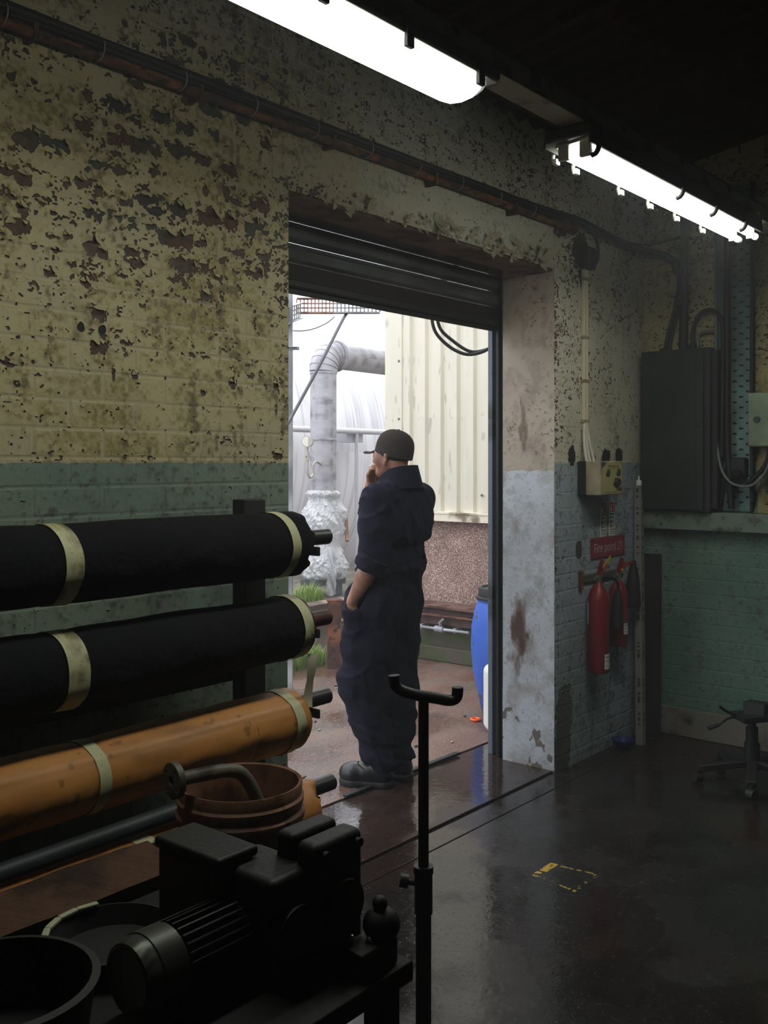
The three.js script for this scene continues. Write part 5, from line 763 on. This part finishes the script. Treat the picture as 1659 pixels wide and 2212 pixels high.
{ // swivel chair base
  const t = thing('chair_base', 'black swivel chair base without its seat near the right wall', 'chair', [5.0, 0, 0.86]), m = mat(0x1b1b1b, 0.6);
  part('column', [rod([0, 0.07, 0], [0, 0.2, 0], 0.038, 20), rod([0, 0.2, 0], [0, 0.28, 0], 0.03, 20), rod([0, 0.28, 0], [0, 0.33, 0], 0.02, 16)], m, t);
  part('mechanism', [bar([-0.07, 0.335, -0.05], [0.09, 0.345, 0.1], 0.15, 0.03), prism([[-0.03, 0], [0.1, 0], [0.06, 0.05], [-0.02, 0.055]], 0.1, 0.005).translate(0, 0.35, -0.03)], m, t);
  part('lever', tube([[-0.03, 0.335, -0.05], [-0.09, 0.36, -0.09], [-0.125, 0.39, -0.12]], 0.008), m, t); part('lever', [tube([[-0.03, 0.33, -0.03], [-0.07, 0.325, -0.09], [-0.1, 0.29, -0.13]], 0.006), bar([-0.1, 0.292, -0.13], [-0.135, 0.268, -0.175], 0.03, 0.012)], m, t);
  for (let k = 0; k < 5; k++) { const a = 0.3 + k * 1.2566, c = Math.cos(a), s = Math.sin(a); const l = part('foot', [bar([c * 0.02, 0.1, s * 0.02], [c * 0.27, 0.07, s * 0.27], 0.05, 0.035, 0.008)], m, t); part('castor', [new THREE.CylinderGeometry(0.025, 0.025, 0.04, 18).rotateX(Math.PI / 2).rotateY(a).translate(c * 0.27, 0.025, s * 0.27), rod([c * 0.27, 0.03, s * 0.27], [c * 0.27, 0.07, s * 0.27], 0.008)], m, l); }
}
// ---------- rack of rolls by the left wall ----------
{
  const fabT = (r, g, b, k) => texture(512, 512, (u, v) => { const a = fbm(u * 5, v * 5, 4, 5), w = n2(u * 120, v * 120, 120); const m = 0.75 + 0.4 * a + 0.12 * (w - 0.5); return [r * m, g * m, b * m]; });
  const blackCloth = mat(0xffffff, 0.9, { specularIntensity: 0.4, map: fabT(17, 17, 22), bump: T.lumps, bumpScale: 0.006, bumpRep: 3 });
  const orange = mat(0xffffff, 0.5, { map: texture(1024, 512, (u, v) => { const a = fbm(u * 6, v * 6, 5, 6), b = fbm(u * 3 + 5, v * 9 + 3, 4, 0), s = fbm(u * 26, v * 26, 3, 0); let c = lerp3([208, 146, 76], [180, 116, 56], a); c = lerp3(c, [120, 84, 44], step(0.56, 0.76, b) * 0.6); return lerp3(c, [84, 58, 36], step(0.72, 0.8, s) * 0.4); }), bump: T.lumps, bumpScale: 0.004, bumpRep: 1 });
  const strapM = mat(0xc9c8a4, 0.6, { map: T.grime, mapScale: 3 }), core = mat(0x222226, 0.45), rustCore = mat(0x5a322c, 0.6, { map: T.grime, mapScale: 2 });
  const rack = thing('roll_rack', 'dark steel rack frame holding the rolls beside the doorway', 'rack', [0, 0, 0]);
  for (const [x, tt] of [[2.2, 0], [0.1, 1]]) { part('upright', box(x - 0.045, x + 0.05, 0, 1.5, 0.15, 0.21, 0.004), M.darkGrey, rack); part('foot', box(x - 0.05, x + 0.06, 0, 0.04, 0.05, 0.6, 0.004), M.darkGrey, rack); for (const y of [1.328, 1.057, 0.792, 0.504]) part('cradle_arm', [bar([x + (tt ? -0.1 : 0.135), y, 0.17], [x + (tt ? -0.1 : 0.135), y, 0.375], 0.012, 0.03), box(x + (tt ? -0.106 : 0.04), x + (tt ? -0.03 : 0.141), y - 0.02, y + 0.02, 0.155, 0.175, 0.002)], M.darkGrey, rack); }
  for (const y of [0.9, 0.25]) part('cross_bar', box(0.1, 2.2, y, y + 0.05, 0.12, 0.15, 0.004), M.darkGrey, rack);
  // a roll: wavy wound skin, core stub, straps
  function roll(label, y, z, r, x0, x1, m, o) {
    const t = thing('fabric_roll', label, 'roll', [0, y, z], 0, o.group); const nx = 120, na = 56, P = [], I = [];
    const rad = (x, a) => r * (1 + 0.05 * (fbm(x * 5 + o.s, Math.cos(a) * 1.5 + o.s * 2 + Math.sin(a), 3) - 0.5) * 2 - (o.sag ?? 0) * Math.max(0, Math.cos(a)) * 0.4 - o.straps.reduce((q, s) => q + 0.05 * Math.exp(-((x - s) ** 2) / 0.0022), 0) * 0.6 + 0.03 * Math.exp(-((a - 0.9) ** 2) / 0.004) * (o.seam ?? 0));
    const pt = (x, a) => { const q = rad(x, a) ; return [x, q * Math.cos(a) - (o.sag ?? 0) * r * 0.4, q * Math.sin(a)]; };
    for (let i = 0; i <= nx; i++) for (let k = 0; k <= na; k++) { const a = k / na * 2 * Math.PI; let x = mix(x0, x1, i / nx); if (i === nx) x += (o.ragged ?? 0) * (n2(a * 2.6 + o.s, 3) - 0.4) + (o.ragged ?? 0) * 0.4 * (n2(a * 8, 5) - 0.5); P.push(...pt(x, a)); }
    for (let i = 0; i < nx; i++) for (let k = 0; k < na; k++) { const a = i * (na + 1) + k; I.push(a, a + 1, a + na + 1, a + 1, a + na + 2, a + na + 1); }
    const base = P.length / 3; for (let ring = 1; ring <= 5; ring++) for (let k = 0; k <= na; k++) { const a = k / na * 2 * Math.PI, f = 1 - ring / 5.2, q = pt(x1, a); P.push(x1 - (o.ragged ? 0.014 : 0.006) * (1 + Math.sin(ring * 4)) + (o.ragged ?? 0) * 0.35 * (n2(a * 3, ring) - 0.5) * f, q[1] * f, q[2] * f); }
    for (let ring = 0; ring < 5; ring++) for (let k = 0; k < na; k++) { const a = (ring ? base + (ring - 1) * (na + 1) : nx * (na + 1)) + k, b = base + ring * (na + 1) + k; I.push(a, a + 1, b, a + 1, b + 1, b); }
    const g = new THREE.BufferGeometry(), uv = []; g.setAttribute('position', new THREE.BufferAttribute(new Float32Array(P), 3)); for (let i = 0; i < P.length; i += 3) uv.push(P[i], Math.atan2(P[i + 2], P[i + 1]) * r); g.setAttribute('uv', new THREE.BufferAttribute(new Float32Array(uv), 2)); g.setIndex(I); g.computeVertexNormals();
    part('wound_sheet', g, m, t); part('core', [rod([x1 - 0.03, o.cy ?? 0.012, 0], [2.41, o.cy ?? 0.012, 0], 0.026, 22)], o.core, t); if (o.rim) part('end_disc', rod([x1 - 0.002, 0, 0], [x1 + 0.012, 0, 0], r * 0.98, 40), core, t); part('core_plate', box(x1 + 0.0, x1 + 0.016, -0.05, 0.03, -0.03, 0.03, 0.003), o.core, t);
    for (const [s, w, from, to] of o.bands) { const Q = [], J = []; for (let k = 0; k <= 40; k++) for (let e = 0; e < 2; e++) { const a = mix(from, to, k / 40), xx = s + (e - 0.5) * w + 0.012 * Math.sin(a), q = pt(xx, a), f = 1 + 0.0035 / r; Q.push(xx, q[1] * f, q[2] * f); } for (let k = 0; k < 40; k++) { const a = k * 2; J.push(a, a + 2, a + 1, a + 1, a + 2, a + 3); } const b = new THREE.BufferGeometry(); b.setAttribute('position', new THREE.BufferAttribute(new Float32Array(Q), 3)); b.setAttribute('uv', new THREE.BufferAttribute(new Float32Array(Q.length / 3 * 2).map((_, i) => Q[Math.floor(i / 2) * 3 + (i & 1)]), 2)); b.setIndex(J); b.computeVertexNormals(); const sm = strapM.clone(); sm.side = THREE.DoubleSide; part('strap', b, sm, t); }
    return t;
  }
  roll('top roll of black cloth with ragged end and two pale straps', 1.36, 0.34, 0.104, 0.05, 2.235, blackCloth, { s: 1, core, straps: [1.36, 2.15], ragged: 0.045, bands: [[1.37, 0.05, -2.2, 3.4], [2.15, 0.035, -2.2, 3.6]], group: 'rolls on the rack' });
  roll('second roll of black cloth with a white strap hanging from its end', 1.088, 0.34, 0.102, 0.05, 2.24, blackCloth, { s: 5, core: rustCore, rim: true, straps: [1.375], bands: [[1.385, 0.06, -2.2, 3.4], [2.205, 0.04, -2.2, 3.6]], group: 'rolls on the rack' });
  roll('roll wrapped in dirty orange sheeting below the two black rolls', 0.815, 0.34, 0.104, 0.05, 2.23, orange, { s: 9, core, cy: 0.02, sag: 0.35, seam: 1, straps: [1.46], bands: [[1.46, 0.035, -2.2, 3.8], [2.17, 0.04, -1.2, 3.3]], group: 'rolls on the rack' });
  roll('lowest roll in crumpled orange sheeting partly hidden by the brown drum', 0.535, 0.36, 0.1, 0.05, 2.265, orange, { s: 14, core, sag: 0.5, ragged: 0.05, straps: [1.7], bands: [[1.62, 0.06, -2.0, 2.6]], group: 'rolls on the rack' });
  solo('grey_tube', tube([[0.05, 0.655, 0.455], [1.2, 0.665, 0.46], [2.1, 0.675, 0.455]], 0.024, 30, 16), mat(0x3b4048, 0.5, { map: T.mottle }), 'dark grey plastic tube lying between the two orange rolls', 'tube');
  const s = new THREE.PlaneGeometry(0.03, 0.17, 3, 16), p = s.attributes.position; for (let i = 0; i < p.count; i++) p.setXYZ(i, p.getX(i) * (0.75 + 0.35 * Math.abs(p.getY(i) / 0.085)), p.getY(i), 0.012 * Math.sin(p.getY(i) * 30)); s.computeVertexNormals(); const sm = mat(0xcfccb6, 0.6, { side: THREE.DoubleSide });
  solo('hanging_strap', s.rotateY(-0.6).rotateZ(-0.12).translate(2.245, 0.925, 0.42), sm, 'white strap end hanging from the second roll over the orange roll', 'strap');
}
// ---------- drum, stand, bench and what is on it ----------
{
  const clay = mat(0x8a6450, 0.7, { map: T.grime, mapScale: 2, bump: T.fine, bumpScale: 0.0008 }), t = thing('brown_drum', 'open brown plastic drum with ribbed rim behind the machine', 'drum', [1.685, 0, 0.717]);
  const r = 0.16; part('shell', lathe([[0, 0.012], [r - 0.03, 0.0], [r - 0.02, 0.01], [r - 0.004, 0.2], [r - 0.008, 0.62], [r - 0.004, 0.7], [r + 0.004, 0.722], [r + 0.004, 0.735], [r - 0.004, 0.742], [r + 0.001, 0.76], [r + 0.002, 0.77], [r - 0.004, 0.776], [r - 0.002, 0.8], [r - 0.004, 0.806], [r - 0.012, 0.804], [r - 0.014, 0.7], [r - 0.018, 0.58], [0, 0.56]], 64), clay, t);
  part('contents', rod([0, 0.59, 0], [0, 0.655, 0], r - 0.02, 40), mat(0x6a2a20, 0.6, { map: T.mottle, bump: T.lumps, bumpScale: 0.01, bumpRep: 4 }), t);
  const p = thing('flanged_pipe', 'grey bent pipe with a round flange resting over the drum rim', 'pipe', [1.685, 0, 0.717]), gm = mat(0x6d6a60, 0.55, { map: T.grime, mapScale: 3, metalness: 0.3 });
  // it lies across the rim, flange to the left
  const a = [-0.2, 0.845, -0.0], pts = [[-0.2, 0.857, -0.007], [-0.13, 0.855, 0.004], [-0.06, 0.85, 0.014], [-0.015, 0.832, 0.02], [0.02, 0.78, 0.026], [0.045, 0.71, 0.03], [0.055, 0.66, 0.032]];
  part('pipe', tube(pts, 0.017, 50, 16), gm, p); const d = V(0.987, 0, 0.154).normalize(), q = new THREE.Quaternion().setFromUnitVectors(V(0, 1, 0), d);
  const fl = new THREE.Shape(); fl.absarc(0, 0, 0.042, 0, Math.PI * 2, false); const hole = (x, y, rr) => { const h = new THREE.Path(); h.absarc(x, y, rr, 0, Math.PI * 2, true); fl.holes.push(h); }; hole(0, 0, 0.013); for (let k = 0; k < 4; k++) hole(0.029 * Math.cos(k * 1.571 + 0.6), 0.029 * Math.sin(k * 1.571 + 0.6), 0.006);
  const fg = new THREE.ExtrudeGeometry(fl, { depth: 0.014, bevelEnabled: true, bevelSize: 0.0015, bevelThickness: 0.0015, curveSegments: 28 }); fg.applyQuaternion(new THREE.Quaternion().setFromUnitVectors(V(0, 0, 1), d)); part('flange', boxUV(fg.translate(-0.212, 0.857, -0.009)), gm, p);
}
{ // pipe stand with a two-horned head
  const t = thing('pipe_stand', 'black telescopic pipe stand with a curved two-horned head', 'stand', [1.826, 0, 1.198]), m = mat(0x161617, 0.42, { bump: T.fine, bumpScale: 0.0004, bumpRep: 3 });
  part('outer_pole', rod([0, 0.03, 0], [0, 0.61, 0], 0.0185, 24), m, t); part('inner_pole', rod([0, 0.5, 0], [0, 1.07, 0], 0.0125, 24), m, t); part('collar', [rod([0, 0.56, 0], [0, 0.665, 0], 0.0215, 24), rod([0, 0.655, 0], [0, 0.672, 0], 0.0235, 24)], m, t);
  const kd = [-0.64, 0, -0.77]; part('clamp_knob', [rod([0, 0.628, 0], [kd[0] * 0.04, 0.634, kd[2] * 0.04], 0.007), rod([kd[0] * 0.036, 0.634, kd[2] * 0.036], [kd[0] * 0.056, 0.638, kd[2] * 0.056], 0.0165, 14)], m, t);
  const u = [0.64, 0.77], P = (s, y) => [u[0] * s, y, u[1] * s]; part('head', tube([P(-0.069, 1.12), P(-0.067, 1.098), P(-0.052, 1.084), P(-0.02, 1.074), P(0.03, 1.066), P(0.06, 1.061), P(0.076, 1.066), P(0.08, 1.08), P(0.08, 1.092)], 0.0135, 60, 16), m, t);
  for (let k = 0; k < 3; k++) { const a = 0.4 + k * 2.094; part('leg', tube([[0, 0.22, 0], [Math.cos(a) * 0.12, 0.1, Math.sin(a) * 0.12], [Math.cos(a) * 0.28, 0.013, Math.sin(a) * 0.28]], 0.0125, 20), m, t); }
}
{ // bench
  const t = thing('workbench', 'black workbench in the near left corner', 'bench', [0, 0, 0]), m = mat(0x17161a, 0.7, { map: T.mottle, bump: T.lumps, bumpScale: 0.002, bumpRep: 3 });
  part('top', box(0.0, 1.27, 0.765, 0.8, 0.93, 1.605, 0.004), m, t); for (const [x, z] of [[1.235, 1.565], [0.05, 1.565], [1.235, 0.98], [0.05, 0.98]]) part('leg', box(x - 0.022, x + 0.022, 0, 0.766, z - 0.022, z + 0.022, 0.004), m, t); part('rail', box(0.05, 1.235, 0.2, 0.24, 0.965, 0.995, 0.003), m, t); part('apron', box(0.02, 1.25, 0.7, 0.766, 0.95, 0.97, 0.003), m, t);
}
{ // motor driven machine
  const m = mat(0x1c1c1e, 0.55, { map: T.mottle, bump: T.fine, bumpScale: 0.0006, bumpRep: 3 }), t = thing('machine', 'black boxy motor-driven machine standing on the workbench', 'machine', [1.12, 0.8, 1.42]);
  const rb = (x0, x1, y0, y1, z0, z1, r) => { const g = new RoundedBoxGeometry(x1 - x0, y1 - y0, z1 - z0, 3, r); return boxUV(g.translate((x0 + x1) / 2, (y0 + y1) / 2, (z0 + z1) / 2)); };
  part('terminal_box', rb(-0.1, -0.02, 0.047, 0.176, -0.17, -0.012, 0.01), m, t); part('terminal_lid', rb(-0.104, -0.016, 0.174, 0.192, -0.175, -0.008, 0.007), m, t);
  part('gear_case', rb(-0.075, 0.03, 0, 0.172, -0.06, 0.085, 0.014), m, t);
  part('side_plate', rb(0.005, 0.115, 0, 0.214, 0.005, 0.049, 0.012), m, t); part('side_plate', rb(0.0, 0.118, 0, 0.21, 0.056, 0.104, 0.014), m, t);
  part('boss', rod([0.06, 0.1, 0.1], [0.06, 0.1, 0.118], 0.042, 28), m, t); part('shaft_cover', rod([-0.03, 0.08, 0.08], [-0.03, 0.08, 0.1], 0.046, 28), m, t);
  for (const [x, y] of [[0.022, 0.19], [0.1, 0.19], [0.1, 0.022]]) part('cover_bolt', rod([x, y, 0.1], [x, y, 0.112], 0.008, 8), m, t);
  const mo = thing('motor', 'ribbed electric motor with a round glass fronted cap on the workbench', 'motor', [0.86, 0.8, 1.412]), Y0 = 0.072, R = (a, b, r) => rod([a, Y0, 0], [b, Y0, 0], r, 40);
  part('body', R(0.055, 0.183, 0.05), m, mo);
  for (let k = 0; k < 26; k++) { const a = k / 26 * 6.283, c = Math.cos(a), s = Math.sin(a); part('fin', bar([0.06, Y0 + 0.052 * s, 0.052 * c], [0.18, Y0 + 0.052 * s, 0.052 * c], 0.004, 0.012, 0.001, [0, s, c]), m, mo); }
  const alu = mat(0x6e706a, 0.4, { metalness: 0.5, map: T.mottle }); part('cap_band', R(0.012, 0.056, 0.058), alu, mo);
  part('cap_ring', lathe([[0.044, 0], [0.056, 0], [0.057, 0.012], [0.052, 0.026], [0.046, 0.028], [0.043, 0.02], [0.044, 0]], 44).rotateZ(Math.PI / 2).translate(0.012, Y0, 0), alu, mo);
  part('reflector', new THREE.SphereGeometry(0.05, 30, 12, 0, 6.283, 0, 1.05).scale(1, 0.3, 1).rotateZ(-Math.PI / 2).translate(-0.003, Y0, 0), mat(0xb0b2ac, 0.4, { metalness: 0.6 }), mo);
  part('glass', R(-0.0125, -0.0105, 0.043), mat(0xffffff, 0.05, { transmission: 1, thickness: 0 }), mo); part('foot', rb(0.07, 0.17, 0, 0.03, -0.05, 0.05, 0.005), m, mo);
}
{ // tub with a pale hoop, pot at the edge, crumpled sheet, lever ball, bits
  const m = mat(0x121214, 0.6), t = thing('rubber_tub', 'round black tub with a pale worn band behind the motor', 'tub', [0.955, 0.8, 1.215]);
  part('tub', lathe([[0, 0.004], [0.085, 0], [0.094, 0.006], [0.106, 0.036], [0.11, 0.042], [0.104, 0.043], [0.09, 0.012], [0, 0.01]], 44), m, t); const hp = []; for (let i = 0; i <= 5; i++) { const a = 3.3 + i * 0.36; hp.push([0.107 * Math.cos(a), 0.046, 0.107 * Math.sin(a)]); } const hg = []; for (let i = 0; i < 5; i++) hg.push(bar(hp[i], hp[i + 1], 0.012, 0.008)); part('pale_band', hg, mat(0xb9bca0, 0.6, { map: T.grime, mapScale: 4 }), t);
  const p = thing('dark_pot', 'black round pot with grey base in the bottom left corner', 'pot', [0.6, 0.8, 1.5]); part('pot', lathe([[0, 0.01], [0.07, 0.0], [0.085, 0.02], [0.1, 0.1], [0.112, 0.19], [0.118, 0.2], [0.108, 0.202], [0.09, 0.12], [0, 0.1]], 44), mat(0x101012, 0.65), p); part('grey_base', lathe([[0.06, 0.002], [0.088, 0.006], [0.096, 0.05], [0.09, 0.06]], 44), mat(0x4a4c4e, 0.6), p);
  const sg = new THREE.BoxGeometry(1.15, 0.012, 0.13, 60, 1, 14), sp = sg.attributes.position; for (let i = 0; i < sp.count; i++) { const x = sp.getX(i), z = sp.getZ(i); sp.setY(i, sp.getY(i) + 0.03 * fbm(x * 4 + 3, z * 6, 3) + 0.02 * step(0.02, -0.1, z)); } sg.computeVertexNormals();
  solo('brown_sheet', boxUV(sg), mat(0x54392a, 0.9, { map: T.grime, mapScale: 2, bump: T.lumps, bumpScale: 0.008, bumpRep: 4 }), 'dirty brown folded sheet along the back of the workbench', 'sheet', [0.66, 0.802, 1.0]);
  const b = thing('lever', 'black lever with a ball handle at the corner of the workbench', 'lever', [1.226, 0, 1.572]); part('ball', new THREE.SphereGeometry(0.031, 28, 20).scale(1, 0.92, 1).translate(0, 0.865, 0), m, b); part('cap', new THREE.SphereGeometry(0.013, 16, 10).translate(-0.004, 0.9, 0), m, b); part('base_block', box(-0.07, 0.02, 0.8, 0.845, -0.035, 0.02, 0.005), m, b); part('shaft', rod([0, 0.84, 0], [0, 0.86, 0], 0.01), m, b);
  const s = mat(0xc8ccd2, 0.15, { metalness: 0.8 }); solo('chrome_nut', new THREE.SphereGeometry(0.0075, 16, 10).translate(0, 0.0075, 0), s, 'larger bright chrome ball end beside the lever', 'fitting', [1.175, 0.845, 1.55]); solo('chrome_nut', new THREE.SphereGeometry(0.005, 16, 10).translate(0, 0.005, 0), s, 'smaller bright chrome ball end beside the lever', 'fitting', [1.197, 0.845, 1.572]);
}
scene.fog = new THREE.FogExp2(0xf4f6ff, 0.012);   // thin mist
scene.traverse((o) => { if (o.isMesh) o.castShadow = o.receiveShadow = true; });
renderer.render(scene, camera);
